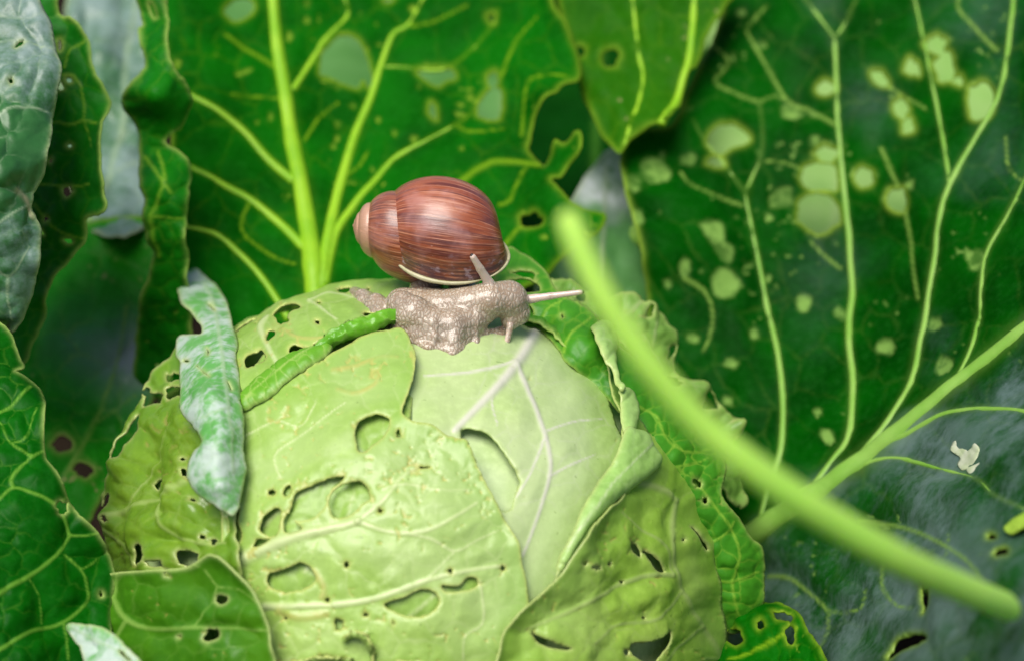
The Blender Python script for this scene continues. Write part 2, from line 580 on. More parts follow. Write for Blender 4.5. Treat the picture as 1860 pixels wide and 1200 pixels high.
M['backing_pale'] = leaf_mat('pale leaf behind', (.24, .45, .10), (.30, .50, .14), (.4, .58, .2), (.4, .58, .2), trans=.2, rough=.5, spec=.2)
M['head_green'] = leaf_mat('mid green cabbage leaf', (.42, .62, .10), (.31, .53, .055), (.40, .53, .16), (.48, .57, .18),
                     marg=(.17, .40, .03), scar=(.44, .46, .10), trans=.18, tcol=(.25, .5, .02), rough=.32, netk=.35, pale=(.40, .54, .18), speck=.6)
M['head_dark'] = leaf_mat('deep green outer leaf of the head', (.075, .24, .006), (.035, .16, .004), (.26, .46, .08), (.50, .62, .20),
                     marg=(.07, .24, .008), scar=(.30, .32, .06), trans=.2, tcol=(.1, .45, .005), rough=.34, netk=.3, spec=.25)
M['head_olive'] = leaf_mat('olive green wrapper leaf of the head', (.23, .38, .028), (.15, .30, .016), (.36, .50, .12), (.52, .60, .20),
                     marg=(.12, .30, .012), scar=(.30, .32, .06), trans=.2, tcol=(.2, .45, .01), rough=.30, netk=.3)
M['backing'] = leaf_mat('plain mid green leaf', (.09, .26, .05), (.13, .32, .08), (.3, .45, .15), (.3, .45, .15), trans=.25, rough=.5, spec=.2)
M['scrap_green'] = plain_mat('yellow green scrap', (.40, .60, .06), (.30, .52, .04), 100, .5)
M['wrap'] = leaf_mat('fresh green wrapper leaf', (.070, .35, .012), (.035, .25, .006), (.30, .56, .05), (.46, .62, .14),
                     marg=(.07, .28, .02), scar=(.34, .42, .08), trans=.28, tcol=(.2, .5, .02), rough=.40, netk=.8, spec=.3)
M['wrap_pale'] = leaf_mat('pale frilled wrapper leaf', (.22, .42, .07), (.13, .33, .03), (.42, .55, .2), (.45, .58, .16),
                     scar=(.4, .42, .14), trans=.3, tcol=(.25, .5, .03), rough=.38, netk=.5)
M['waxy'] = leaf_mat('waxy blue green leaf', (.12, .42, .08), (.18, .48, .13), (.42, .60, .34), (.58, .68, .28),
                     scar=(.10, .16, .02), bloom=.85, bscale=75, blo=.40, bhi=.60, bloomc=(.62, .72, .66), trans=.2, rough=.5, netk=.35)
M['dark'] = leaf_mat('dark green cabbage leaf', (.004, .165, .002), (.002, .095, .001), (.24, .46, .015), (.28, .46, .03),
                     scar=(.32, .52, .04), trans=.36, tcol=(.003, .42, .001), rough=.55, netk=.14, bump=.1, spec=.03)
M['front'] = leaf_mat('glossy dark green leaf', (.003, .120, .0015), (.0015, .075, .001), (.17, .40, .04), (.46, .62, .16),
                     scar=(.2, .26, .04), trans=.22, tcol=(.003, .36, .001), rough=.40, netk=.28, spec=.07)
M['silver'] = leaf_mat('silvery green leaf', (.03, .15, .03), (.02, .11, .02), (.30, .42, .24), (.40, .50, .22),
                     scar=(.32, .30, .16), bloom=.75, bscale=15, blo=.40, bhi=.62, bloomc=(.30, .40, .39), trans=.15, rough=.42, netk=.4, coat=.12)
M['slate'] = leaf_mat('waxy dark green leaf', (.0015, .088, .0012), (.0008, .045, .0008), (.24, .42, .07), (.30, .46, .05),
                     scar=(.25, .45, .09), bloom=.9, bloomc=(.17, .25, .24), trans=.26, tcol=(.003, .34, .001), rough=.42, netk=.10, spec=.02, waxspec=.5)  # bloom colour also stands for sky reflected on the lower half
M['olive'] = leaf_mat('olive green leaf', (.035, .20, .003), (.022, .16, .002), (.26, .46, .015), (.28, .48, .03),
                     trans=.45, tcol=(.06, .42, .002), rough=.5, netk=.2, spec=.05)
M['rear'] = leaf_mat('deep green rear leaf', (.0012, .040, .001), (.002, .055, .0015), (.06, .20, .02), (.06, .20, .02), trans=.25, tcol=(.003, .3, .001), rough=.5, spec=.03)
M['rib'] = plain_mat('yellow green leaf rib', (.28, .52, .018), (.20, .44, .010), 70, .45, .3, sss=.25)
M['rib_pale'] = plain_mat('pale green leaf rib', (.25, .45, .08), (.18, .39, .045), 60, .45, .3, sss=.25)
M['stalk'] = plain_mat('cabbage stalk', (.30, .40, .16), (.24, .34, .12), 40, .6)
M['stem'] = plain_mat('bright green stem', (.44, .80, .12), (.38, .75, .10), 45, .55, .25, sss=1.0, bump=.3, bscale=120, sscale=1.6)
M['scrap'] = plain_mat('pale leaf scrap', (.55, .58, .42), (.45, .52, .30), 200, .6)

def soil_mat():
    m, nt, out = newmat('dark garden soil')
    c = mixc(nt, ramp(nt, noise(nt, 60, 6, .65), .3, .7), (.010, .007, .004), (.030, .020, .012))
    bs = nt.nodes.new('ShaderNodeBsdfPrincipled'); bs.inputs['Roughness'].default_value = .95; bs.inputs['Specular IOR Level'].default_value = .05
    nt.links.new(c, bs.inputs['Base Color'])
    bp = nt.nodes.new('ShaderNodeBump'); bp.inputs['Strength'].default_value = .9; bp.inputs['Distance'].default_value = .01
    nt.links.new(noise(nt, 90, 6, .7), bp.inputs['Height']); nt.links.new(bp.outputs[0], bs.inputs['Normal'])
    nt.links.new(bs.outputs[0], out.inputs['Surface'])
    return m
M['soil'] = soil_mat()

# ------------------------------------------------------------------ the ground
def build_ground():
    g = np.concatenate([-np.geomspace(40, .6, 24), np.linspace(-.55, .55, 60), np.geomspace(.6, 40, 24)])
    n = len(g)
    X, Y = np.meshgrid(g, g + .6)
    Z = 0.012 * fbm(X * 9 + 50, Y * 9 + 50, 3, 4) - .006
    V = np.stack([X, Y, Z], -1).reshape(-1, 3)
    fc = [(j * n + i, j * n + i + 1, (j + 1) * n + i + 1, (j + 1) * n + i) for j in range(n - 1) for i in range(n - 1)]
    o = mesh_obj('soil', V, fc, M['soil'])
    tag(o, 'dark crumbly garden soil under the cabbages', kind='structure')
build_ground()

# ------------------------------------------------------------------ the chewed cabbage with the snail
cab = empty('cabbage_plant', (O[0], O[1], 0))
tag(cab, 'pale green cabbage head riddled with slug holes, snail on its top', 'cabbage', 'cabbage plants in the bed')

def head_core():
    nu, nv = 96, 56
    V = []; 
    for j in range(nv + 1):
        t = math.pi * j / nv
        for i in range(nu):
            p = 2 * math.pi * i / nu
            V.append((math.sin(t) * math.cos(p), math.sin(t) * math.sin(p), math.cos(t)))
    V = np.array(V) * (RH - .0025) + O
    fc = [(j * nu + i, (j + 1) * nu + i, (j + 1) * nu + (i + 1) % nu, j * nu + (i + 1) % nu) for j in range(nv) for i in range(nu)]
    mesh_obj('head_core', V, fc, M['core'], cab)
    z = np.linspace(-.02, O[2] - RH + .012, 8)
    tube('stalk', np.stack([np.full(8, O[0]), np.full(8, O[1]), z], 1), np.linspace(.024, .02, 8), M['stalk'], cab, 14, nrm=np.tile([0, -1., 0], (8, 1)))
head_core()

def curled(name, parent, pts, rads, angs, mat, off=.004, flip=1, phi0=0.0, taper=.3, nseg=26, thick=.0007, label=None, netpx=0):
    """a leaf margin rolled up along a line of pixels on the head: radius (px) and roll angle (deg) at each point"""
    n0 = len(pts)
    c = spline([(p[0], p[1], r, a) for p, r, a in zip(pts, rads, angs)], 3.0)
    x, y, rp, an = c.T
    n = len(c)
    sp = head(x, y, off)
    nr = sp - O; nr /= np.linalg.norm(nr, axis=1, keepdims=True)
    t = np.gradient(sp, axis=0); t /= np.linalg.norm(t, axis=1, keepdims=True)
    b = np.cross(t, nr) * flip
    r = rp / F * D0 * (1 + .10 * vn(x / 30, y / 30, 5))
    s = np.linspace(0, 1, nseg)
    phi = R_(phi0) + np.radians(an)[:, None] * s[None]
    rr = r[:, None] * (1 - taper * s[None])
    ctr = sp + nr * r[:, None]
    V = ctr[:, None] + rr[..., None] * (-np.cos(phi)[..., None] * nr[:, None] + np.sin(phi)[..., None] * b[:, None])
    wob = .0015 * fbm(x[:, None] / 11 + s[None] * 3, y[:, None] / 14 + s[None] * 5, 9, 3)
    V = V + wob[..., None] * nr[:, None]
    endw = (s[None] > .9) * .0012 * vn(x / 5, y / 5, 3)[:, None]
    V = V + endw[..., None] * t[:, None]
    V = V.reshape(-1, 3)
    fc = [(i * nseg + j, i * nseg + j + 1, (i + 1) * nseg + j + 1, (i + 1) * nseg + j) for i in range(n - 1) for j in range(nseg - 1)]
    S = np.broadcast_to(s[None], (n, nseg)).ravel()
    L = np.broadcast_to(np.cumsum(np.full(n, 3.0))[:, None], (n, nseg)).ravel()
    kx = L / 17.; ky = S * 6
    f = np.abs(((kx + .6 * vn(kx, ky, 4)) % 1) - .5) * 2
    netv = np.exp(-((1 - f) / .14) ** 2) + np.exp(-(np.abs(ky + .5 * vn(kx, ky, 2) - 3) / .16) ** 2)
    at = dict(vein=np.zeros(n * nseg), net=np.clip(netv, 0, 1) * .8, rim=np.exp(-((1 - S) / .05) ** 1.5), scar=np.zeros(n * nseg), marg=S * .5)
    o = mesh_obj(name, V, fc, mat, parent, at, thick)
    if label: o['label'] = label
    return o

# leaf C: whitish leaf with the pinkish rib, under the snail
leaf('head_leaf', cab, [(690, 540), (820, 500), (960, 540), (1040, 590), (1080, 680), (1110, 760), (1130, 850), (1080, 980), (1020, 1080), (960, 1160),
     (900, 1260), (500, 1290), (380, 1100), (400, 900), (480, 760), (640, 690)], on_head(.0012), M['head_white'],
     holes=[r4([(815, 425), (870, 425), (920, 450), (960, 505), (1015, 590), (1000, 640), (985, 690), (945, 690), (880, 600), (850, 530)])],
     veins=[([(968, 612), (940, 660), (905, 705), (860, 750), (825, 785)], 20, 9), ([(935, 675), (965, 740), (985, 800), (992, 860), (975, 930), (945, 1010)], 9, 4),
            ([(930, 668), (870, 682), (770, 692)], 6, 3), ([(985, 800), (960, 860), (935, 905)], 5, 2), ([(985, 790), (1040, 770), (1090, 765)], 4, 2),
            ([(990, 870), (1030, 850), (1075, 830)], 4, 2), ([(905, 705), (890, 730), (900, 780)], 4, 2)],
     step=3.4, ragged=1.0, crumple=(.0014, 110), quilt=.0008, net=60, netamp=.00025, scars=.06, rimw=3, label='whitish cabbage leaf with a pinkish rib below the snail')
# an under leaf that shows through the bites
leaf('head_leaf', cab, r4([(60, 560), (80, 330), (250, 100), (450, 60), (640, 200), (640, 450), (600, 640), (720, 860), (910, 850), (950, 960), (880, 1060), (620, 1140), (300, 1240), (100, 1200), (20, 900), (30, 700)]), on_head(.0028), M['head_mid'],
     step=4.5, ragged=1.0, crumple=(.0012, 60), net=40, netamp=.0004, veins=[(r4([(100, 800), (300, 640), (500, 540)]), 8, 5), (r4([(300, 900), (420, 780), (460, 650)]), 6, 4), (r4([(600, 1080), (700, 1000), (760, 950)]), 6, 4)])
# leaf A: upper left, chewed
topleft = leaf('head_leaf', cab, r4([(60, 390), (110, 372), (200, 310), (300, 250), (400, 180), (500, 130), (600, 90), (680, 60), (760, 20), (800, -60), (700, -120), (300, -120),
     (60, -40), (-20, 60), (-30, 200), (10, 330)]), on_head(.0052), M['head'],
     holes=[c3([(730, 480), (760, 440), (810, 415), (870, 425), (910, 455), (905, 480), (860, 495), (835, 520), (840, 545), (790, 560), (765, 550), (755, 520)]),
            c3([(695, 620), (715, 585), (750, 590), (755, 620), (720, 640), (695, 648)]), c3([(575, 775), (600, 725), (655, 692), (685, 720), (690, 765), (640, 805), (590, 830)]),
            c3(blob(1163, 302, 44, 24)), c3(blob(1312, 490, 32, 14)), c3(blob(1018, 568, 15, 13)), c3(blob(1020, 430, 12, 12)),
            c3([(845, 740), (880, 705), (950, 700), (965, 715), (920, 740), (870, 755)]), c3([(990, 690), (1040, 675), (1100, 680), (1080, 695), (1020, 705)]),
            c3([(480, 555), (510, 505), (560, 460), (600, 445), (570, 480), (530, 520), (500, 555)])],
     veins=[(c3([(690, 480), (660, 560), (690, 640), (740, 740), (780, 810)]), 10, 6), (c3([(960, 420), (1040, 480), (1130, 540)]), 5, 3), (c3([(960, 420), (1080, 350), (1250, 380), (1380, 420)]), 5, 3),
            (c3([(740, 560), (800, 590), (860, 640), (910, 660), (1000, 660), (1090, 650)]), 6, 5, 's')],
     step=3.0, ragged=1.6, crumple=(.0022, 70), quilt=.0006, net=45, netamp=.0003, scars=.55, dots=9, rimw=3.0, label='chewed upper leaf of the head left of the snail')
curled('rolled_edge', topleft, c3([(1530, 520), (1450, 545), (1350, 585), (1250, 620), (1150, 660), (1060, 700), (1000, 735)]),
       [12, 16, 17, 16, 16, 14, 11], [300, 285, 270, 265, 260, 250, 230], M['roll'], off=.0050, flip=-1, phi0=-60, taper=.2, label='bright green rolled leaf edge')
leaf('folded_edge', topleft, c3([(548, 1065), (575, 1000), (640, 920), (720, 862), (830, 792), (920, 748), (1000, 715), (1080, 690), (1090, 740), (1000, 815), (900, 885), (820, 950), (740, 1012), (650, 1058), (590, 1090)]), on_head(.0086), M['fold'],
     step=2.4, ragged=1.4, crumple=(.0008, 40), lift=(-.0016, 4), net=20, netamp=.0003, netw=1.1, rimw=2.2, thick=.0008, veins=[(c3([(1000, 740), (850, 850), (700, 960), (600, 1050)]), 2.5, 2)], label='bright green netted leaf edge folded over')
# leaf B: the big chewed leaf in front
centre = leaf('head_leaf', cab, r4([(70, 500), (105, 400), (200, 335), (300, 275), (400, 212), (480, 160), (560, 132), (620, 125), (650, 165), (665, 210), (655, 290), (625, 380),
     (630, 410), (660, 430), (720, 440), (760, 470), (800, 478), (830, 492), (850, 540), (880, 600), (930, 700), (985, 800), (1005, 880), (1020, 960), (1020, 1060), (1005, 1200), (980, 1380),
     (200, 1380), (60, 1150), (30, 950), (50, 850), (45, 700), (55, 600)]), on_head(.0052), M['head'],
     holes=[r4([(475, 440), (500, 415), (550, 398), (578, 410), (580, 440), (560, 480), (530, 500), (505, 520), (485, 525), (475, 500)]), r4(blob(610, 460, 10, 14)),
            r4([(270, 690), (285, 650), (330, 625), (380, 605), (438, 597), (438, 612), (400, 640), (385, 665), (375, 700), (345, 730), (310, 742), (275, 735), (262, 715)]),
            r4([(390, 690), (400, 650), (440, 625), (490, 615), (515, 640), (517, 670), (490, 690), (470, 715), (440, 732), (405, 728)]),
            r4([(165, 770), (185, 725), (215, 700), (235, 705), (235, 740), (225, 785), (195, 786)]), r4([(145, 822), (157, 795), (190, 796), (202, 804), (175, 820)]),
            r4([(246, 740), (258, 715), (285, 748), (305, 768), (270, 780), (246, 775)]), r4(blob(205, 648, 14, 12)), r4(blob(255, 645, 12, 20, 20)),
            r4([(250, 890), (300, 870), (330, 890), (345, 930), (310, 960), (260, 965), (215, 960), (190, 930), (200, 905)]),
            r4([(565, 1005), (620, 985), (670, 960), (705, 955), (735, 975), (735, 1010), (700, 1040), (650, 1048), (600, 1035)]),
            r4([(750, 945), (800, 945), (830, 915), (860, 920), (865, 945), (830, 962), (790, 968), (755, 965)]), r4(blob(505, 1040, 10, 8)), r4(blob(692, 565, 15, 6)), r4(blob(445, 880, 8, 11)),
            r4([(70, 730), (92, 685), (104, 700), (98, 740), (110, 790), (88, 810), (75, 780)]), r4(blob(945, 890, 8, 9)), r4(blob(420, 1070, 16, 20)), r4(blob(390, 1190, 45, 25, -5))],
     veins=[(r4([(80, 872), (200, 822), (300, 786), (420, 760), (480, 742)]), 22, 10), (r4([(480, 742), (560, 770), (640, 780), (720, 765), (800, 720), (860, 680)]), 7, 3),
            (r4([(180, 1012), (330, 1010), (450, 1003), (560, 980), (700, 930), (820, 900), (950, 880)]), 10, 4), (r4([(560, 640), (640, 622), (740, 640), (830, 640)]), 4, 2),
            (r4([(480, 742), (560, 680), (620, 600), (680, 560)]), 5, 3), (r4([(640, 780), (720, 800), (790, 835), (860, 800), (930, 770)]), 4, 2), (r4([(700, 930), (790, 835)]), 3, 2),
            (r4([(100, 480), (210, 420), (300, 430), (350, 350)]), 3, 2), (r4([(230, 600), (215, 520), (330, 440), (440, 360)]), 3, 2), (r4([(870, 930), (880, 1060), (820, 1110), (815, 1190)]), 4, 2),
            (r4([(400, 262), (470, 240), (540, 214), (605, 216)]), 8, 5, 's'), (r4([(415, 318), (465, 328), (530, 300), (545, 265), (520, 275)]), 8, 6, 's'), (r4([(650, 200), (668, 280), (625, 378)]), 6, 5, 's'),
            (r4([(230, 1025), (300, 1045), (380, 1035)]), 14, 12, 's'), (r4([(340, 900), (370, 950), (365, 985)]), 10, 9, 's')],
     step=3.0, ragged=1.4, crumple=(.0014, 110), quilt=.0009, net=52, netamp=.0003, vein_h=.40, dots=7, scars=.42, rimw=3.0, lift=(.0012, 10), label='large chewed leaf in front of the head')
# bottom curls of leaf B
curled('torn_flap', centre, r4([(430, 1105), (470, 1078), (520, 1090), (545, 1140), (548, 1210)]), [10, 14, 15, 13, 10], [150, 170, 180, 160, 140], M['head'], off=.0052, flip=1, phi0=-10, taper=.2)
curled('torn_flap', centre, r4([(270, 1190), (330, 1165), (400, 1160), (470, 1170)]), [8, 10, 10, 8], [160, 170, 170, 160], M['head'], off=.0052, flip=1, phi0=-10, taper=.2)
curled('torn_flap', centre, r4([(580, 1185), (620, 1170), (670, 1185), (720, 1215)]), [8, 10, 10, 8], [160, 170, 170, 160], M['head'], off=.0052, flip=1, phi0=-10, taper=.2)
# leaf D: right side of the head
dleaf = leaf('head_leaf', cab, r5([(288, 340), (330, 400), (350, 450), (368, 520), (376, 600), (400, 650), (370, 750), (320, 790), (280, 830), (250, 880), (200, 960), (150, 1010), (100, 1050),
     (60, 1100), (40, 1160), (25, 1210), (10, 1330), (500, 1330), (690, 1290), (690, 1100), (668, 950), (630, 810), (585, 700), (545, 620), (490, 545), (440, 480), (370, 400), (330, 350)]), lambda x, y: head(x, y, .0078 - .0048 * np.clip((x - 1040) / 160, 0, 1)), M['head_green'],
     holes=[r5([(412, 870), (432, 872), (450, 892), (448, 908), (425, 897)]), r5([(458, 888), (490, 905), (522, 945), (500, 948), (475, 920)]), r5(blob(303, 940, 14, 7)), r5(blob(268, 930, 8, 6)),
            r5([(412, 1145), (440, 1138), (490, 1130), (525, 1110), (530, 1130), (515, 1160), (490, 1185), (470, 1200), (415, 1175)]), r5([(138, 1110), (170, 1125), (235, 1150), (200, 1155), (150, 1135)]),
            r5([(590, 825), (602, 830), (635, 885), (618, 868)]), r5(blob(457, 1075, 5)), r5(blob(395, 1165, 9, 8)), r5(blob(352, 928, 5, 5)), r5(blob(400, 975, 5, 5)), r5(blob(570, 860, 3, 4)),
            r5([(398, 483), (440, 498), (480, 528), (505, 560), (530, 600), (548, 640), (515, 605), (470, 570), (425, 530)])],
     veins=[(r5([(545, 955), (450, 962), (330, 1010), (220, 1065), (120, 1100)]), 8, 4), (r5([(430, 705), (500, 725), (545, 752)]), 10, 8), (r5([(545, 752), (540, 830), (545, 900), (580, 1000), (640, 1100), (690, 1200)]), 9, 9),
            (r5([(545, 955), (520, 880), (430, 820), (380, 790)]), 5, 3), (r5([(580, 1000), (480, 1080), (380, 1090), (300, 1140)]), 5, 3), (r5([(640, 1100), (560, 1160), (480, 1215)]), 6, 3), (r5([(690, 1190), (640, 1190), (560, 1230)]), 5, 3)],
     step=3.2, ragged=1.2, crumple=(.0030, 80), quilt=.0012, net=55, netamp=.0004, scars=.14, rimw=3.0, lift=(.0020, 10), label='mid green leaf wrapping the right side of the head')
leaf('folded_edge', dleaf, r5([(372, 592), (402, 587), (440, 600), (470, 662), (430, 702), (370, 752), (320, 792), (282, 832), (252, 882), (205, 960), (190, 985), (205, 940), (225, 890), (245, 850), (262, 800), (300, 740), (340, 680)]), on_head(.0108), M['flap'],
     step=2.6, ragged=1.6, crumple=(.0012, 40), lift=(-.0028, 7), net=30, netamp=.0003, rimw=2.6, thick=.0009, veins=[(r5([(440, 620), (370, 690), (290, 790), (230, 890)]), 3, 2)], label='pale folded back leaf edge')
leaf('torn_tip', dleaf, c4([(415, 640), (445, 600), (500, 568), (560, 588), (640, 612), (648, 632), (615, 655), (598, 697), (575, 655), (548, 650), (533, 690), (518, 745), (520, 800), (540, 870), (560, 930), (545, 935), (510, 850), (440, 760)]), on_head(.0140), M['flap'],
     step=2.4, ragged=1.4, crumple=(.0022, 30), lift=(-.0024, 7), net=26, netamp=.0003, rimw=2.6, label='torn pale tip of the leaf')
leaf('torn_tip', dleaf, c4([(555, 930), (600, 915), (640, 945), (660, 1010), (655, 1060), (640, 1105), (592, 1122), (580, 1060), (570, 990)]), on_head(.0112), M['flap'], step=2.4, ragged=1.2, crumple=(.0016, 30), lift=(-.0022, 6), rimw=2.6)
# left wrapper on the head: hugs it in front, stands off it along the outline
lwc = [(x, y, dhead(x, y, .0085)) for x, y in [(300, 800), (300, 900), (300, 1000), (260, 950), (360, 700), (360, 800), (360, 900), (360, 1000), (420, 720), (420, 850), (420, 1000), (420, 640), (300, 1100), (400, 1100)]]
lwc += [(190, 910, .545), (182, 1000, .538), (200, 860, .547), (207, 815, .550), (235, 760, .553), (262, 705, .556), (300, 655, .560), (340, 618, .562), (190, 1090, .535)]
lwsurf = sheet(lwc)
leaf('wrapper_leaf', cab, r3([(640, 110), (560, 180), (500, 250), (465, 320), (420, 400), (385, 480), (365, 560), (330, 640), (335, 740), (350, 850), (370, 990), (560, 1060), (760, 1000), (838, 880),
     (815, 780), (800, 700), (820, 600), (830, 450), (800, 300), (740, 150)]), lwsurf, M['head_olive'],
     holes=[r3(blob(590, 240, 30, 22)), r3(blob(525, 310, 36, 24, -15)), r3(blob(498, 283, 12, 15)), r3(blob(602, 297, 28, 24)), r3([(385, 512), (400, 470), (425, 430), (480, 370), (475, 415), (445, 465), (415, 507)]),
            r3([(322, 682), (345, 632), (365, 632), (356, 662), (338, 682)]), r3(blob(530, 590, 24, 14, -20)), r3(blob(648, 570, 9, 13)), r3(blob(645, 527, 8, 6)), r3(blob(660, 655, 8, 8)),
            r3([(475, 865), (480, 815), (500, 795), (520, 840), (515, 860), (490, 872)]), r3(blob(543, 867, 17, 12)), r3(blob(632, 853, 37, 33))],
     veins=[(r3([(340, 715), (420, 685), (500, 655), (560, 640), (640, 600), (700, 520)]), 11, 6), (r3([(560, 640), (550, 700), (600, 770), (700, 800), (780, 800)]), 6, 4), (r3([(340, 745), (400, 790), (450, 830), (470, 870)]), 5, 3),
            (r3([(420, 685), (470, 600), (540, 500), (600, 400)]), 4, 2)],
     step=3.0, ragged=2.2, crumple=(.0042, 60), quilt=.0010, net=48, netamp=.0005, scars=.35, dots=8, rimw=3.2, lift=(-.001, 14), label='holey olive green leaf wrapping the left side of the head')
# lower left leaf
leaf('wrapper_leaf', cab, r3([(360, 905), (450, 915), (600, 905), (720, 900), (775, 885), (820, 862), (862, 872), (910, 920), (950, 972), (985, 1050), (1002, 1130), (1010, 1200), (1000, 1360), (300, 1380), (300, 1150), (340, 1000)]),
     on_head(.0130), M['head_dark'], holes=[r3(blob(838, 990, 20, 15)), r3(blob(690, 915, 7, 9)), r3(blob(810, 1095, 24, 22)), r3(blob(711, 1101, 5, 5)), r3([(518, 1230), (520, 1150), (535, 1130), (560, 1160), (585, 1220)])],
     veins=[(r3([(375, 925), (450, 945), (510, 990), (560, 1050), (620, 1075), (750, 1075), (900, 1075), (990, 1080)]), 8, 3), (r3([(510, 985), (530, 920), (580, 900), (700, 905), (790, 890)]), 6, 3), (r3([(560, 1050), (530, 1110), (520, 1180)]), 5, 4),
            (r3([(800, 900), (830, 950), (900, 960), (960, 1000)]), 3, 2), (r3([(750, 1075), (800, 1010), (830, 950)]), 3, 2)],
     step=3.2, ragged=1.0, crumple=(.0032, 90), quilt=.0016, net=55, netamp=.0005, scars=.06, rimw=3.2, lift=(.0025, 16), label='darker green leaf at the lower left of the head')
# waxy strip standing off the head on the left
nf = []
for (x, y, k) in [(425, 620, .004), (432, 700, .004), (437, 780, .004), (433, 870, .004), (425, 935, .004), (385, 640, .020), (385, 720, .022), (390, 800, .020), (400, 880, .014),
                  (330, 640, .016), (335, 700, .016), (350, 800, .014), (370, 895, .010), (415, 590, .006), (360, 560, .012), (320, 490, .004), (400, 545, -.004), (350, 500, .006)]:
    nf.append((x, y, dhead(x, y, 0) - k - (.011 if y > 560 else .004)))
strip = leaf('wrapper_leaf', cab, c3([(48, 90), (90, 62), (150, 75), (240, 140), (320, 210), (380, 300), (415, 400), (430, 520), (450, 600), (440, 700), (465, 800), (475, 1000), (490, 1200), (505, 1350), (490, 1500), (445, 1675),
     (380, 1640), (270, 1570), (200, 1500), (180, 1380), (190, 1280), (240, 1230), (245, 1190), (190, 1110), (130, 1000), (118, 900), (118, 720), (85, 660), (82, 540), (150, 525), (235, 525), (243, 480), (190, 410), (125, 350), (95, 260), (95, 180)]),
     sheet(nf), M['waxy'], holes=[c3([(278, 350), (300, 355), (322, 385), (305, 378)]), c3([(225, 742), (255, 765), (292, 798), (262, 785)]), c3([(275, 625), (288, 640), (284, 670), (276, 650)]), c3(blob(152, 703, 18, 9)), c3([(392, 845), (405, 850), (415, 890), (402, 875)])],
     veins=[(c3([(250, 200), (330, 420), (360, 640), (380, 860), (400, 1100), (430, 1400)]), 5, 4), (c3([(370, 740), (260, 800), (150, 900)]), 3, 2), (c3([(390, 1000), (280, 1050), (190, 1080)]), 3, 2), (c3([(400, 1150), (460, 1120)]), 3, 2)],
     step=3.0, ragged=1.6, crumple=(.0018, 60), quilt=.0008, net=40, netamp=.0004, rimw=3.6, thick=.0009, label='waxy blue green leaf strip standing off the head')

# right hand wrapper leaves
def hd(x, y, k): return (x, y, dhead(x, y, 0) - k)
g2 = sheet([(1010, 520, .590), (1100, 560, .580), (1127, 537, .588), (1193, 553, .588), (1217, 573, .590), (1233, 640, .588), (1180, 640, .575), (1300, 733, .588), (1240, 720, .575), (1338, 801, .585), (1345, 900, .58), (1280, 840, .57)])
leaf('wrapper_leaf', cab, [(1000, 515), (1040, 530), (1080, 545), (1127, 537), (1157, 535), (1170, 547), (1193, 553), (1217, 573), (1233, 613), (1233, 647), (1238, 673), (1253, 693), (1297, 731), (1329, 769), (1338, 801), (1352, 860), (1345, 920), (1290, 880), (1220, 800),
     (1150, 720), (1080, 630), (1030, 570)], g2, M['wrap_pale'],
     holes=[c4(blob(470, 360, 32, 28)), c4(blob(975, 750, 38, 45)), c4([(1105, 860), (1125, 825), (1190, 890), (1190, 920), (1110, 905)]), c4(blob(975, 590, 20, 45, 25)), c4(blob(850, 370, 22, 28)), r5(blob(750, 770, 14, 16))],
     veins=[(c4([(690, 400), (750, 360), (800, 320)]), 8, 5), (c4([(860, 560), (880, 450), (900, 400)]), 6, 3), (c4([(900, 700), (860, 600), (800, 500)]), 6, 4)],
     step=3.6, ragged=3.0, crumple=(.005, 50), net=40, netamp=.0006, scars=.25, ruffle=(.004, 34, 26), rimw=4.5, label='pale frilled leaf edge with holes on the right')
g1 = sheet([hd(940, 590, .004), hd(980, 600, .005), (1033, 657, dhead(1033, 657) - .006), hd(1080, 690, .006), hd(1130, 740, .009), hd(1208, 845, .010), (1272, 966, .538), (1297, 1042, .541), (1310, 1111, .545),
            (910, 465, .575), (960, 467, .572), (1000, 520, .558), (930, 520, .556), (1030, 570, .546), (1075, 625, .537), (1150, 710, .533), (1230, 800, .534), (1290, 900, .536), (1335, 1020, .539), (1340, 1100, .544),
            (1112, 612, .550), (1190, 690, .547), (1303, 795, .547), (1386, 997, .545), (1389, 1060, .548), (1360, 1137, .552)])
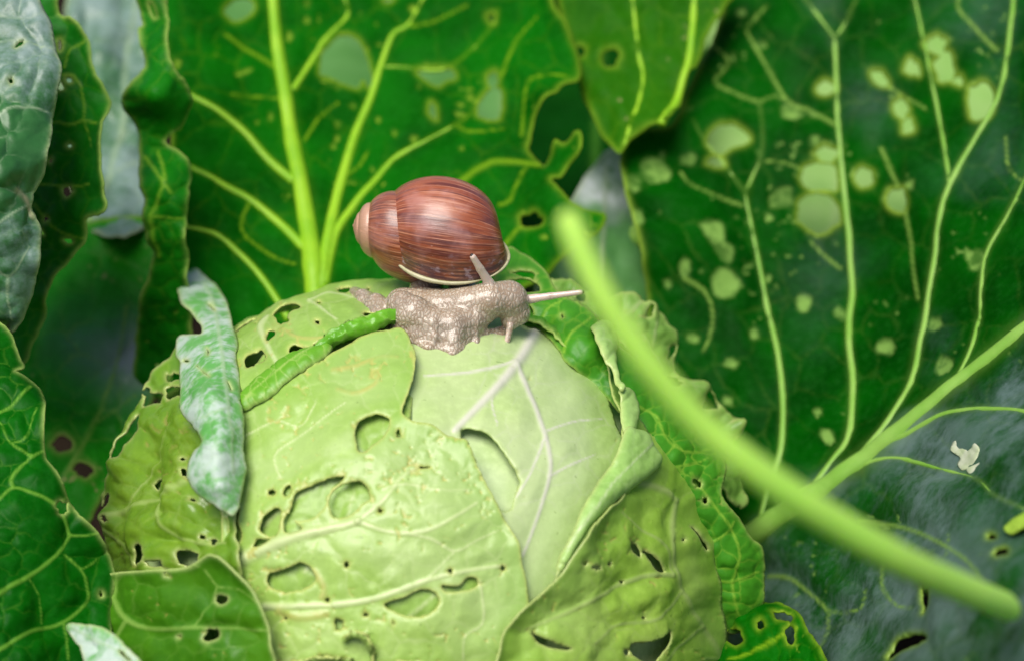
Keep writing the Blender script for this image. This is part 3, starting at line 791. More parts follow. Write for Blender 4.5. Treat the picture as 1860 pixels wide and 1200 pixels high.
leaf('wrapper_leaf', cab, [(900, 470), (927, 453), (960, 467), (990, 493), (1007, 520), (1030, 540), (1057, 552), (1090, 580), (1112, 612), (1140, 640), (1190, 690), (1250, 745), (1303, 795), (1316, 850), (1313, 908), (1341, 940), (1366, 978), (1386, 997), (1389, 1042),
     (1379, 1099), (1360, 1137), (1325, 1145), (1310, 1111), (1297, 1042), (1262, 966), (1228, 896), (1196, 845), (1158, 790), (1118, 740), (1072, 690), (1030, 657), (1010, 627), (980, 600), (940, 590), (915, 560), (900, 510)], g1, M['wrap'],
     holes=[c4([(88, 170), (120, 157), (160, 162), (200, 165), (217, 185), (205, 200), (180, 186), (140, 192), (110, 192)]), c4([(60, 230), (140, 200), (230, 220), (245, 265), (200, 280), (120, 290), (70, 330)]), c4(blob(365, 405, 10, 12)), c4([(110, 360), (180, 340), (215, 390), (190, 410), (140, 400)]),
            r5(blob(640, 690, 15, 10, 35)), r5(blob(660, 740, 8, 10))],
     veins=[(c4([(380, 600), (400, 530), (450, 470), (520, 410)]), 5, 3), (c4([(250, 440), (290, 360), (360, 320)]), 4, 3), (r5([(470, 470), (520, 500), (545, 560), (600, 600), (690, 590)]), 4, 3), (r5([(585, 640), (640, 630), (670, 620)]), 3, 2), (r5([(680, 860), (720, 830), (740, 800)]), 4, 3),
            (r5([(690, 960), (740, 970), (820, 945)]), 4, 3), (r5([(740, 970), (760, 900), (740, 830), (690, 760), (620, 660)]), 4, 3), (r5([(740, 970), (750, 1040), (780, 1090)]), 4, 2)],
     step=3.0, ragged=2.0, crumple=(.0016, 50), net=30, netamp=.0004, scars=.12, rimw=3.4, thick=.0008, label='fresh green leaf rolling along the right of the head', netw=1.7)
# a small tongue of leaf beneath the snail's chin
leaf('wrapper_leaf', cab, c4([(95, 420), (150, 405), (240, 440), (300, 500), (380, 580), (420, 660), (390, 680), (300, 600), (200, 520), (100, 470)]), on_head(.0055), M['wrap'], step=3.2, ragged=1.5, crumple=(.002, 30), net=24, netamp=.0005, rimw=3)

# ------------------------------------------------------------------ outer leaves behind the head
back = sheet([(580, 540, .625), (560, 640, .615), (500, 250, .665), (495, -20, .70), (330, 0, .685), (320, 300, .640), (340, 560, .615), (800, 100, .690), (1000, 60, .680), (1040, 130, .660), (800, 400, .645), (1000, 290, .640), (1050, 400, .625), (900, 560, .620), (700, 560, .622)])
leaf('outer_leaf', cab, r6([(-40, -90), (0, 200), (20, 600), (40, 900), (80, 1150), (250, 1330), (560, 1420), (700, 1380), (900, 1250), (1300, 1180), (1560, 1000), (1680, 900), (1700, 815), (1600, 800), (1560, 765), (1500, 695), (1535, 688), (1565, 640),
     (1618, 612), (1632, 560), (1610, 522), (1560, 550), (1512, 535), (1490, 562), (1455, 622), (1405, 572), (1410, 540), (1440, 470), (1480, 430), (1538, 385), (1550, 340), (1600, 292), (1603, 230), (1570, 120), (1530, 50), (1510, -20), (1500, -90), (700, -110)]),
     back, M['dark'],
     holes=[r6([(612, 215), (640, 180), (690, 140), (740, 165), (780, 220), (803, 290), (800, 340), (770, 312), (750, 345), (700, 335), (640, 310), (600, 290)]), r6([(985, 282), (1050, 272), (1110, 277), (1130, 310), (1090, 320), (1060, 335), (1020, 315)]),
            r6([(1210, 430), (1225, 390), (1270, 345), (1300, 350), (1310, 400), (1300, 450), (1260, 470), (1220, 460)]), r6(blob(1275, 312, 18, 28, 20)), r6([(232, 58), (245, 25), (290, 2), (335, 12), (343, 45), (310, 78), (270, 88)]), r6(blob(1045, 440, 14, 28, -15)),
            r6(blob(1420, 855, 42, 27)), r6(blob(1272, 75, 12, 19)), r6(blob(870, 5, 18, 12))],
     windows=[r6(h) for h in (blob(671, 490, 10, 15), blob(892, 522, 9, 13), blob(550, 35, 10, 13), blob(550, 90, 10, 15), blob(405, 470, 10, 17), blob(970, 545, 16, 14, 40), blob(668, 545, 9, 12), blob(655, 578, 8, 9), blob(350, 492, 8, 8), blob(730, 417, 9, 9), blob(830, 470, 9, 9), blob(300, 295, 28, 9, -15), blob(1150, 447, 20, 11), blob(1148, 412, 14, 8), blob(1187, 380, 11, 14), blob(1480, 930, 14, 9))],
     tubes=[(r6([(595, 1330), (585, 1150), (565, 960), (530, 750), (490, 550), (460, 350), (430, 150), (412, -90)]), 46, 19), (r6([(600, 1200), (625, 1000), (655, 830), (690, 690), (740, 520), (800, 380), (850, 230), (890, 140), (950, 100), (1015, -20)]), 28, 7),
            (r6([(620, 1120), (660, 930), (730, 810), (810, 710), (900, 610), (1020, 550), (1130, 490), (1190, 445)]), 22, 6), (r6([(495, 360), (540, 290), (580, 225), (620, 160), (700, 80), (710, 40), (690, -20)]), 13, 7), (r6([(828, 268), (900, 265), (1080, 270), (1190, 200), (1270, 110), (1300, 40)]), 8, 5),
            (r6([(500, 720), (400, 630), (300, 520), (200, 440), (90, 370)]), 20, 11), (r6([(545, 980), (430, 860), (330, 780), (220, 720), (80, 640)]), 20, 11), (r6([(480, 1240), (380, 1090), (280, 980), (190, 910), (70, 885)]), 15, 10)],
     tube_names=['midrib'] + ['vein'] * 7, tube_mat=M['rib'],
     veins=[(r6([(425, 270), (330, 210), (230, 140)]), 7, 4), (r6([(1150, 710), (1250, 650), (1300, 632), (1440, 630)]), 9, 8), (r6([(1300, 800), (1340, 780), (1375, 700), (1400, 650)]), 5, 4), (r6([(1310, 300), (1380, 150), (1460, 70)]), 5, 3), (r6([(1380, 520), (1400, 380), (1440, 310), (1580, 290)]), 5, 3),
            (r6([(1130, 490), (1200, 520), (1310, 500)]), 4, 3), (r6([(1320, 950), (1370, 890), (1420, 855)]), 6, 5), (r6([(960, 110), (1050, 90), (1180, 30)]), 4, 3), (r6([(700, 690), (760, 640), (800, 560)]), 4, 2), (r6([(540, 560), (600, 460), (680, 400)]), 4, 2), (r6([(330, 780), (300, 900), (420, 1000), (510, 1040)]), 5, 3), (r6([(260, 380), (380, 390), (460, 400)]), 4, 2)],
     step=5.0, ragged=2.2, crumple=(.003, 190), quilt=.0016, net=70, netamp=.0005, scars=.02, rimw=5, ruffle=(.006, 80, 50), dots=14, label='large dark green leaf behind the snail with a thick yellow green rib', netw=2.2)

big = sheet([(1380, 985, .600), (1600, 800, .575), (1860, 590, .545), (1180, 420, .650), (1500, -20, .700), (1860, 0, .665), (1860, 300, .600), (1500, 480, .650), (1850, 1110, .417), (1500, 1160, .535), (1350, 1200, .585), (1390, 1060, .592), (1700, 950, .505), (2060, 900, .415), (2060, 300, .56), (1300, 760, .625)])
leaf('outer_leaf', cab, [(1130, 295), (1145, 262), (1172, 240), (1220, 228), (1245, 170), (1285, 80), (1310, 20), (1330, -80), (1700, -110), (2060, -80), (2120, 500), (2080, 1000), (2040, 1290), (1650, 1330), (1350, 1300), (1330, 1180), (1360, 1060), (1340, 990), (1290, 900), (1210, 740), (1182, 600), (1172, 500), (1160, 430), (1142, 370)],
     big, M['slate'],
     holes=[r7(h) for h in ([(455, 430), (480, 400), (540, 395), (585, 430), (560, 450), (530, 460), (500, 482), (470, 470)], blob(480, 503, 27, 15),
            blob(825, 487, 34, 24), [(745, 545), (760, 520), (800, 515), (855, 520), (858, 590), (800, 596), (755, 580)], blob(800, 662, 72, 58), blob(945, 558, 31, 34), blob(822, 278, 27, 22), blob(1095, 217, 26, 24), blob(1165, 147, 30, 28), blob(1195, 222, 30, 44), blob(1303, 318, 40, 50),
            blob(1060, 342, 20, 38, -15), blob(1082, 402, 18, 27), blob(990, 250, 30, 20, 40), blob(1045, 628, 30, 40),
            blob(1240, 260, 16, 13))]
           + [r8(h) for h in (blob(1145, 832, 28, 17, -20), blob(1100, 765, 13, 11), [(725, 1195), (760, 1135), (820, 1112), (870, 1115), (870, 1140), (800, 1160), (740, 1198)], [(835, 945), (868, 950), (870, 1000), (850, 1038), (840, 1000)])],
     windows=[r7(h) for h in ([(245, 520), (280, 498), (320, 515), (340, 550), (310, 580), (260, 580)], [(650, 612), (690, 586), (715, 597), (718, 640), (690, 655), (650, 650)], [(420, 710), (490, 700), (500, 760), (525, 780), (520, 820), (490, 820), (465, 775)], [(465, 860), (500, 840), (545, 870), (558, 900), (520, 940), (475, 925)], blob(755, 960, 27, 30), blob(1015, 1080, 30, 27), blob(1195, 1140, 28, 33), blob(1165, 1010, 25, 22), blob(598, 1048, 14, 16), blob(870, 985, 18, 20), blob(392, 500, 24, 18), blob(232, 585, 20, 15), blob(225, 610, 20, 14), blob(238, 700, 18, 28), blob(380, 838, 16, 26), blob(1300, 820, 28, 35), blob(645, 685, 14, 13), blob(315, 485, 10, 15), blob(330, 885, 10, 14), blob(410, 1055, 22, 14), blob(1087, 578, 15, 14), blob(790, 450, 14, 18), blob(720, 350, 40, 25), blob(790, 360, 18, 9), blob(620, 140, 20, 12))] + [r8(h) for h in (blob(490, 390, 22, 26), blob(130, 260, 20, 22), blob(140, 125, 26, 20), blob(455, 300, 16, 12))],
     tubes=[(r8([(150, 790), (330, 680), (470, 590), (600, 490), (750, 380), (900, 260), (1050, 130), (1220, -10), (1400, -150)]), 52, 30),
            (r8([(260, 690), (300, 520), (322, 420), (328, 250), (305, 80), (255, -120)]) + r7([(570, 600)]), 16, 8), (r7([(570, 600), (620, 490), (625, 400), (615, 320)]), 8, 5), (r7([(570, 600), (500, 500), (440, 430), (410, 375)]), 7, 4),
            (r8([(420, 615), (510, 480), (560, 370), (575, 200), (565, 0)]) + r7([(905, 900), (890, 700), (870, 480), (860, 350), (850, 120)]), 18, 9), (r7([(850, 120), (800, 50), (740, -20)]), 8, 6), (r7([(850, 120), (890, 60), (925, -20)]), 7, 5),
            (r8([(560, 510), (690, 370), (770, 220), (825, 20)]) + r7([(1130, 1000), (1170, 800), (1210, 580), (1290, 420), (1370, 280), (1400, 120), (1412, -20)]), 20, 10), (r7([(1210, 575), (1180, 400), (1150, 230), (1095, -20)]), 10, 8),
            (r8([(960, 200), (1000, 110), (1035, -20)]) + r7([(1310, 980), (1330, 820), (1390, 680), (1450, 540), (1520, 400)]), 15, 8), (r8([(700, 425), (790, 385), (870, 345), (950, 312), (1080, 295), (1240, 310), (1400, 380)]), 17, 10), (r8([(590, 510), (660, 478), (740, 470), (800, 480), (900, 510), (1050, 560), (1120, 620), (1220, 665)]), 12, 9)],
     tube_names=['midrib'] + ['vein'] * 11, tube_mat=M['rib_pale'],
     veins=[(r7([(615, 320), (540, 290), (480, 250), (520, 190), (480, 130)]), 5, 4), (r7([(860, 400), (780, 350), (700, 310), (650, 220), (600, 140), (580, 90), (640, 20)]), 6, 4), (r7([(615, 320), (660, 300), (700, 310)]), 4, 3), (r7([(1000, 470), (1040, 560), (1070, 650), (1100, 850), (1110, 930)]), 6, 5), (r7([(560, 640), (470, 610), (400, 580), (370, 540)]), 5, 3),
            (r7([(870, 840), (820, 800), (770, 750)]), 5, 3), (r7([(1360, 170), (1300, 110), (1240, 40), (1240, -10)]), 6, 5), (r7([(990, 250), (1060, 300), (1140, 345)]), 5, 3), (r8([(600, 690), (750, 710), (870, 760), (1000, 840), (1080, 920)]), 8, 5), (r8([(260, 890), (350, 900), (430, 960), (490, 1020)]), 8, 5), (r8([(680, 850), (680, 930), (740, 1000), (800, 1010)]), 6, 4), (r8([(940, 830), (950, 760)]), 4, 3),
            (r8([(490, 1020), (600, 1010), (620, 940)]), 4, 3), (r7([(380, 870), (450, 920), (470, 1010), (440, 1100)]), 6, 3), (r8([(490, 1020), (480, 1120), (430, 1200)]), 4, 3), (r7([(1380, 420), (1390, 520), (1430, 560)]), 4, 3), (r7([(640, 500), (720, 520), (770, 560)]), 4, 3)],
     step=5.5, ragged=2.2, crumple=(.003, 190), quilt=.0018, net=80, netamp=.0006, scars=.03, rimw=5, ruffle=(.005, 80, 50), dots=16, wax=lambda x, y: np.clip((y - (985 - (x - 1380) * .81) + 10 + 60 * vn(x / 60, y / 60, 77)) / 90, 0, 1) * (.95 + .5 * vn(x / 90, y / 90, 78)) + .30 * np.clip(vn(x / 110, y / 150, 79), 0, 1) * np.clip((x - 1400) / 150, 0, 1), label='huge waxy dark leaf riddled with holes right of the head', netw=2.4)  # mask below the midrib paints grey sky sheen in with the bloom

# lower leaf in the bottom right corner below the head
leaf('outer_leaf', cab, [(1290, 1150), (1330, 1120), (1380, 1090), (1440, 1105), (1470, 1150), (1500, 1200), (1520, 1300), (1250, 1320), (1270, 1220)], sheet([(1300, 1140, .550), (1440, 1105, .540), (1400, 1200, .525), (1500, 1290, .505), (1260, 1300, .52)]), M['dark'],
     holes=[r8(blob(145, 1105, 30, 20)), r8(blob(350, 1105, 18, 28)), r8(blob(250, 1082, 16, 14)), r8(blob(330, 1045, 40, 18, 15))], step=4, ragged=2.2, crumple=(.004, 50), net=40, netamp=.0008, scars=.15, rimw=4, veins=[(r8([(120, 1180), (250, 1140), (380, 1090)]), 6, 4)])

# petioles that carry the outer leaves
def petiole(parent, pts, r0, r1, mat):
    q = spline(pts, .01, dims=3)
    tube('petiole', q, np.linspace(r0, r1, len(q)), mat, parent, 10)

Bc = np.array([O[0], O[1], .03])
def pq(x, y, d): return P(np.array([x]), np.array([y]), np.array([d]))[0]
petiole(cab, [Bc, Bc + [0, .09, .01], pq(565, 720, .635), pq(578, 625, .618)], .011, .008, M['rib'])
petiole(cab, [Bc, Bc + [.09, .06, .0], pq(1300, 1040, .615), pq(1345, 1005, .603)], .011, .009, M['rib_pale'])

# ------------------------------------------------------------------ the neighbouring plant on the left
LP = np.array([-.36, .52, 0.])
lp = empty('cabbage_plant', LP)
tag(lp, 'dark glossy cabbage plant whose silvery leaves lean in beside the chewed head', 'cabbage', 'cabbage plants in the bed')
tube('stalk', np.stack([np.full(6, LP[0]), np.full(6, LP[1]), np.linspace(-.02, .10, 6)], 1), np.linspace(.022, .016, 6), M['stalk'], lp, 12, nrm=np.tile([0, -1., 0], (6, 1)))
Lt = LP + [0, 0, .08]
fl = leaf('leaf', lp, [(-20, 585), (0, 588), (20, 610), (34, 648), (42, 664), (30, 680), (46, 690), (70, 702), (82, 740), (80, 815), (100, 860), (140, 930), (180, 972), (203, 1020), (200, 1085), (190, 1138), (200, 1220), (170, 1330), (-260, 1330), (-330, 1000), (-200, 650)],
     sheet([(0, 590, .530), (80, 740, .512), (203, 1020, .500), (190, 1140, .495), (0, 900, .490), (0, 1200, .470), (-250, 1200, .48), (-250, 800, .51)]), M['front'],
     holes=[r3(blob(210, 678, 25, 24)), r3(blob(337, 975, 7, 12))],
     veins=[(r3([(-300, 1300), (-150, 1090), (0, 968), (90, 915), (180, 850), (225, 795), (238, 772)]), 9, 4), (r3([(238, 772), (215, 715), (180, 670), (110, 635), (45, 615), (0, 655)]), 5, 4), (r3([(238, 772), (290, 772), (335, 762)]), 4, 3), (r3([(45, 615), (40, 585), (70, 545), (110, 508), (150, 480)]), 5, 3),
            (r3([(-300, 1330), (-100, 1220), (0, 1162), (100, 1100), (215, 1070), (290, 1000), (290, 940), (270, 890), (220, 840)]), 7, 3), (r3([(270, 890), (310, 870), (335, 850)]), 3, 2), (r3([(110, 508), (40, 465), (0, 390)]), 4, 2), (r3([(40, 465), (90, 440), (130, 350)]), 3, 2), (r3([(0, 360), (60, 320), (100, 270)]), 4, 3), (r3([(215, 1070), (225, 1130), (230, 1200)]), 3, 2),
            (r3([(90, 915), (130, 970), (145, 1070)]), 2, 2), (r3([(180, 670), (240, 630)]), 3, 2)],
     step=3.2, ragged=1.2, crumple=(.0020, 110), quilt=.0018, net=44, netamp=.0006, rimw=3.6, ruffle=(.003, 50, 35), thick=.0008, label='glossy dark green leaf with pale netted veins in front', netw=1.3)
sl_ = leaf('leaf', lp, r2([(-80, -90), (125, -80), (140, 20), (175, 80), (190, 160), (215, 240), (200, 320), (190, 400), (175, 490), (155, 550), (150, 620), (125, 680), (115, 740), (142, 800), (140, 900), (120, 1000), (90, 1090), (45, 1172), (0, 1130), (-120, 1150), (-500, 900), (-600, 300), (-400, -90)]),
     sheet([(0, -30, .560), (105, 100, .545), (60, 300, .530), (70, 450, .528), (30, 600, .535), (0, 300, .520), (-200, 300, .53), (-200, 0, .56), (-200, 550, .53)]), M['silver'],
     holes=[r2(blob(40, 296, 9, 7)), r2(blob(68, 160, 20, 9, -30))],
     veins=[(r2([(-400, 700), (-200, 560), (0, 410), (90, 380), (170, 390)]), 7, 3), (r2([(-300, 1000), (-100, 850), (30, 760), (100, 720)]), 6, 3), (r2([(30, 970), (30, 1050), (45, 1120)]), 4, 2), (r2([(0, 950), (40, 960), (100, 870)]), 4, 2), (r2([(60, 670), (90, 700), (115, 760)]), 14, 10, 's'), (r2([(-200, 200), (20, 150), (180, 170)]), 4, 2)],
     step=3.6, ragged=1.6, crumple=(.0022, 70), quilt=.0012, net=50, netamp=.0008, rimw=4, ruffle=(.004, 45, 35), thick=.0008, label='silvery waxy leaf with a scalloped edge', netw=1.5)
l3 = leaf('leaf', lp, r2([(130, -90), (200, -80), (208, 45), (260, 66), (300, 110), (320, 160), (330, 240), (365, 300), (378, 370), (375, 450), (368, 520), (375, 600), (388, 680), (388, 748), (312, 770), (292, 850), (240, 930), (200, 990), (130, 1180), (60, 1300), (-200, 1250), (-300, 700), (-100, -50)]),
     sheet([(60, 0, .590), (160, 60, .585), (190, 250, .570), (195, 380, .565), (60, 400, .575), (100, 550, .575), (0, 600, .58), (-100, 300, .59)]), M['mid'],
     holes=[r2(blob(212, 158, 9, 22)), r2(blob(215, 308, 10, 20)), r2(blob(243, 285, 10, 9)), r2(blob(243, 676, 17, 20)), r2(blob(187, 570, 9, 9)), r2(blob(170, 772, 12, 10))],
     veins=[(r2([(0, 520), (180, 440), (250, 445), (300, 430), (350, 440)]), 6, 4), (r2([(220, 270), (260, 270), (290, 330), (300, 430)]), 4, 3), (r2([(0, 640), (150, 650), (240, 660), (320, 650)]), 5, 3), (r2([(300, 430), (330, 520)]), 3, 2), (r2([(130, 720), (200, 800), (290, 840)]), 5, 3), (r2([(230, 240), (250, 180), (300, 150)]), 4, 3)],
     step=4, ragged=2, crumple=(.002, 90), quilt=.001, net=50, netamp=.0006, rimw=4, ruffle=(.003, 50, 30), dots=6, label='dark green leaf with a wavy pale edge behind the silvery one', netw=1.8)
l4 = leaf('leaf', lp, r2([(505, -60), (570, -60), (592, 60), (606, 120), (600, 180), (612, 250), (650, 290), (668, 350), (650, 425), (605, 470), (592, 505), (640, 550), (670, 612), (660, 700), (655, 850), (665, 960), (680, 1120), (690, 1300), (560, 1400), (480, 1300), (500, 1100), (535, 950), (520, 800), (498, 620), (500, 520), (470, 430), (458, 350), (480, 300), (510, 230), (498, 130)]),
     sheet([(280, 0, .615), (300, 100, .600), (240, 180, .612), (345, 180, .602), (275, 175, .590), (290, 260, .605), (260, 300, .605), (345, 320, .600), (300, 330, .590), (300, 480, .600), (270, 500, .61), (330, 560, .61)]), M['mid'],
     holes=[r2(blob(622, 190, 8, 30)), r2(blob(540, 40, 10, 22))], veins=[(r2([(520, 560), (560, 620), (600, 680)]), 6, 4), (r2([(560, 900), (540, 760), (580, 640), (560, 540)]), 6, 4), (r2([(540, 760), (650, 770)]), 4, 3)],
     step=4, ragged=2.2, crumple=(.0025, 60), quilt=.001, net=40, netamp=.0006, rimw=4, ruffle=(.003, 36, 25), scars=.06, label='narrow crinkled leaf standing edge on', netw=1.8)
l6 = leaf('leaf', lp, [(70, 430), (150, 410), (260, 400), (290, 480), (285, 620), (280, 720), (240, 830), (190, 900), (150, 960), (60, 940), (-100, 900), (-150, 600), (0, 450)],
     sheet([(60, 420, .670), (270, 420, .665), (270, 640, .640), (200, 880, .605), (60, 900, .600), (0, 600, .64), (150, 620, .635)]), M['dim'], holes=[blob(113, 815, 17, 15), blob(152, 858, 16, 14)],
     veins=[([(60, 960), (130, 850), (200, 700), (230, 560)], 8, 5), ([(170, 770), (250, 720)], 4, 3)], step=6, ragged=2, crumple=(.003, 90), quilt=.002, net=60, netamp=.001, rimw=6, scars=.1, label='dim blurred leaf behind the wrapper', netw=2.4, wax=lambda x, y: 1.1 * np.exp(-((x - 240) / 60) ** 2 - ((y - 655) / 60) ** 2) + .25 * np.exp(-((x - 140) / 50) ** 2 - ((y - 640) / 60) ** 2))  # silver sheen patch painted into the leaf colour by the mask
l5 = leaf('leaf', lp, [(150, -40), (290, -40), (320, 100), (300, 250), (280, 380), (240, 440), (170, 420), (120, 300), (110, 100)], sheet([(150, 0, .77), (290, 0, .78), (290, 250, .73), (220, 420, .66), (130, 300, .71), (220, 200, .73)]), M['silver'],
     veins=[([(170, 400), (220, 250), (230, 100), (260, -40)], 9, 6), ([(180, 330), (260, 300)], 4, 3)], step=6, ragged=2, crumple=(.004, 45), quilt=.002, net=50, netamp=.001, rimw=5, label='silvery blurred leaf far behind', netw=2)
tipl = leaf('leaf', lp, [(120, 1136), (150, 1134), (190, 1142), (230, 1175), (265, 1215), (290, 1300), (200, 1330), (165, 1220), (140, 1170)], sheet([(120, 1136, .478), (200, 1150, .465), (250, 1200, .46), (200, 1300, .45)]), M['waxy'],
     veins=[(r3([(240, 1080), (330, 1130), (420, 1180), (470, 1230)]), 4, 3)], holes=[r3([(405, 1165), (420, 1170), (450, 1200), (430, 1195)])], step=3.4, ragged=1.2, crumple=(.002, 40), rimw=3, label='small pale waxy leaf tip at the foot')
for pt in ([Lt, pq(-420, 1250, .50), pq(-255, 1250, .478)], [Lt, pq(-480, 700, .55), pq(-290, 500, .535)], [Lt, pq(-400, 800, .60), pq(-120, 640, .582)], [Lt, pq(-200, 1300, .62), pq(100, 1250, .645), pq(280, 1000, .64), pq(310, 760, .635), pq(305, 660, .625)],
           [Lt, pq(-300, 900, .64), pq(-140, 820, .628)], [Lt, pq(-300, 900, .68), pq(50, 560, .69), pq(180, 400, .675)], [Lt, pq(-200, 1500, .48), pq(120, 1420, .455), pq(235, 1310, .45)]):
    petiole(lp, [np.array(p) for p in pt], .009, .0045, M['rib_pale'])

# ------------------------------------------------------------------ plants behind
def rosette_leaf(L, W, rise, bend, seed, nu=30, nv=22):
    u = np.linspace(0, 1, nu)[:, None]; v = np.linspace(-1, 1, nv)[None]
    ang = rise - bend * u
    ds = L / nu
    rr_ = np.cumsum(np.cos(ang) * ds, 0); zz = np.cumsum(np.sin(ang) * ds, 0)
    w = W * np.sin(np.clip(u * .93 + .07, 0, 1) * math.pi) ** .55 * (.35 + .65 * np.clip(u * 2.2, 0, 1))
    y = v * w
    r = rr_ + 0 * v; z = zz + .32 * W * v ** 2 * (.4 + u * .6)
    ru = .016 * vn(u * 9 + 0 * v, v * 4 + 0 * u, seed) * np.abs(v) ** 2 + .006 * vn(u * 22 + 0 * v, v * 12 + 0 * u, seed + 2)
    z = z + ru; r = r + ru * .4
    V = np.stack([r, y + 0 * u, z], -1).reshape(-1, 3)
    fc = [(i * nv + j, i * nv + j + 1, (i + 1) * nv + j + 1, (i + 1) * nv + j) for i in range(nu - 1) for j in range(nv - 1)]
    U = (u + 0 * v).ravel(); Vv = (v + 0 * u).ravel()
    k = (U * 6 - np.abs(Vv) * 2.1) % 1
    vein = np.exp(-((k - .5) / .09) ** 2) * .7
    vein = np.maximum(vein, np.exp(-(Vv / .05) ** 2))
    edge = np.minimum(1 - np.abs(Vv), (1 - U) * 2)
    at = dict(vein=vein, net=np.zeros(len(U)), rim=np.exp(-(edge / .03)), scar=np.zeros(len(U)), marg=np.exp(-edge / .2))
    mid = V.reshape(nu, nv, 3)[:, nv // 2]
    return V, fc, at, mid
protos = []
def rear_plant(x, y, label, rot0, n=9, scale=1.0):
    root = empty('cabbage_plant', (x, y, 0)); root.rotation_euler.z = rot0
    tag(root, label, 'cabbage', 'cabbage plants in the bed')
    if not protos:
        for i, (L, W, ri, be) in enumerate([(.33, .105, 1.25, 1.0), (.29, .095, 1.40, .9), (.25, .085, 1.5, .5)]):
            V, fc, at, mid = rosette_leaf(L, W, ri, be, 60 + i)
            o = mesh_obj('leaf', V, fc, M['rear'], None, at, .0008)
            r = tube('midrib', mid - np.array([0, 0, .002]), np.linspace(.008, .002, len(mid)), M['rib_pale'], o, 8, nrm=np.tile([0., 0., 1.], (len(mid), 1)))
            o.parent = root
            protos.append((o, r))
        st = tube('stalk', np.stack([np.zeros(5), np.zeros(5), np.linspace(-.02, .10, 5)], 1) , np.linspace(.022, .018, 5), M['stalk'], None, 12, nrm=np.tile([0, -1., 0], (5, 1)))
        st.parent = root
        protos.append((st, None))
        first = True
    else:
        first = False
        c = protos[3][0].copy(); COL.objects.link(c); c.parent = root
    for i in range(n):
        k = min(2, i * 3 // n)
        o, r = protos[k]
        if not (first and i in (0, n // 3, 2 * n // 3)):
            c = o.copy(); COL.objects.link(c)
            c.parent = root
            rc = r.copy(); COL.objects.link(rc); rc.parent = c
            o = c
        a = i * 2.4
        s = scale * random.uniform(.9, 1.1)
        o.rotation_euler = (0, 0, a); o.scale = (s, s, s)
        o.location = (.016 * math.cos(a), .016 * math.sin(a), .03 + .008 * i)
    return root
rb = rear_plant(-.10, 1.20, 'blurred deep green cabbage plant behind the leaf with the thick rib', .4)
rear_plant(.34, 1.18, 'blurred deep green cabbage plant behind the huge holed leaf', 1.3)
rear_plant(-.52, 1.10, 'deep green cabbage plant behind the silvery leaves', 2.2)

# a plant close behind whose pale leaves show through the holes
BP = np.array([.10, .90, 0.])
bpn = empty('cabbage_plant', BP)
tag(bpn, 'olive and grey green cabbage leaves between the two large dark leaves', 'cabbage', 'cabbage plants in the bed')
tube('stalk', np.stack([np.full(6, BP[0]), np.full(6, BP[1]), np.linspace(-.02, .09, 6)], 1), np.linspace(.022, .016, 6), M['stalk'], bpn, 12, nrm=np.tile([0, -1., 0], (6, 1)))
leaf('leaf', bpn, r7([(20, -90), (530, -90), (512, 20), (450, 110), (420, 190), (392, 222), (362, 330), (348, 388), (282, 402), (220, 432), (180, 485), (130, 420), (90, 350), (60, 280), (48, 220), (30, 150)]),
     sheet([(1040, 0, .690), (1310, 0, .680), (1230, 220, .650), (1125, 280, .650), (1060, 150, .672), (1170, 100, .675)]), M['olive'],
     tubes=[(r7([(195, 455), (235, 330), (252, 240), (237, 150), (215, -60)]), 9, 9), (r7([(315, 402), (332, 360), (370, 250), (400, 150), (420, -60)]), 16, 13)], tube_names=['vein', 'midrib'], tube_mat=M['rib'],
     holes=[r7(blob(155, 195, 22, 30, 20)), r7(blob(60, 165, 14, 20))], step=6, ragged=2, crumple=(.004, 90), quilt=.002, net=60, netamp=.001, rimw=6, ruffle=(.006, 60, 40), scars=.12, label='olive green leaf with two pale ribs', netw=2.2)
leaf('leaf', bpn, [(1000, 430), (1045, 350), (1075, 305), (1112, 270), (1135, 300), (1165, 420), (1200, 560), (1100, 640), (1010, 620), (970, 540)], sheet([(1040, 360, .680), (1112, 270, .705), (1140, 380, .690), (1170, 540, .665), (1000, 540, .660), (1080, 450, .672)]), M['white'],
     veins=[([(1080, 620), (1090, 480), (1100, 300)], 9, 5)], step=6, ragged=1.5, crumple=(.003, 70), rimw=5, label='grey white leaf back beside the olive one', wax=lambda x, y: np.clip((400 - y + 20 * vn(x / 30, y / 30, 3)) / 40, .05, 1))
leaf('leaf', bpn, [(380, -60), (700, -90), (880, -60), (920, 120), (900, 300), (850, 400), (700, 430), (520, 380), (400, 200)], sheet([(400, 0, .93), (700, 0, .95), (1040, 0, .92), (900, 400, .72), (600, 380, .72), (700, 200, .82)]), M['backing'], step=9, ragged=2, crumple=(.006, 120), rimw=6,
     veins=[([(720, 430), (700, 200), (690, -60)], 14, 8)], label='grey green leaf seen through the hole behind the snail')
leaf('leaf', bpn, [(1190, 60), (1400, -80), (1700, -100), (1900, 0), (1980, 400), (1900, 700), (1700, 820), (1500, 840), (1300, 700), (1210, 450)], sheet([(1250, 0, 1.0), (1800, 0, 1.0), (1950, 500, .77), (1700, 800, .67), (1300, 700, .70), (1500, 400, .83)]), M['backing_pale'], step=9, ragged=2, crumple=(.006, 120), rimw=6,
     veins=[([(1450, 830), (1500, 500), (1560, 100)], 16, 9)], label='pale green leaf seen through the holes of the huge leaf')
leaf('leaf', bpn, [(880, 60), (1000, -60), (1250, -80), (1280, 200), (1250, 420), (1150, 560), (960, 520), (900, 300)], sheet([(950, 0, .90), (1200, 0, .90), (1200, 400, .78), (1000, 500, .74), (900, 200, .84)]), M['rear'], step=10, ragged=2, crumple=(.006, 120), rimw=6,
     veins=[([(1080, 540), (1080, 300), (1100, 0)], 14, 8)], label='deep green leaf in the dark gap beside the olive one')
Bt = BP + [0, 0, .08]
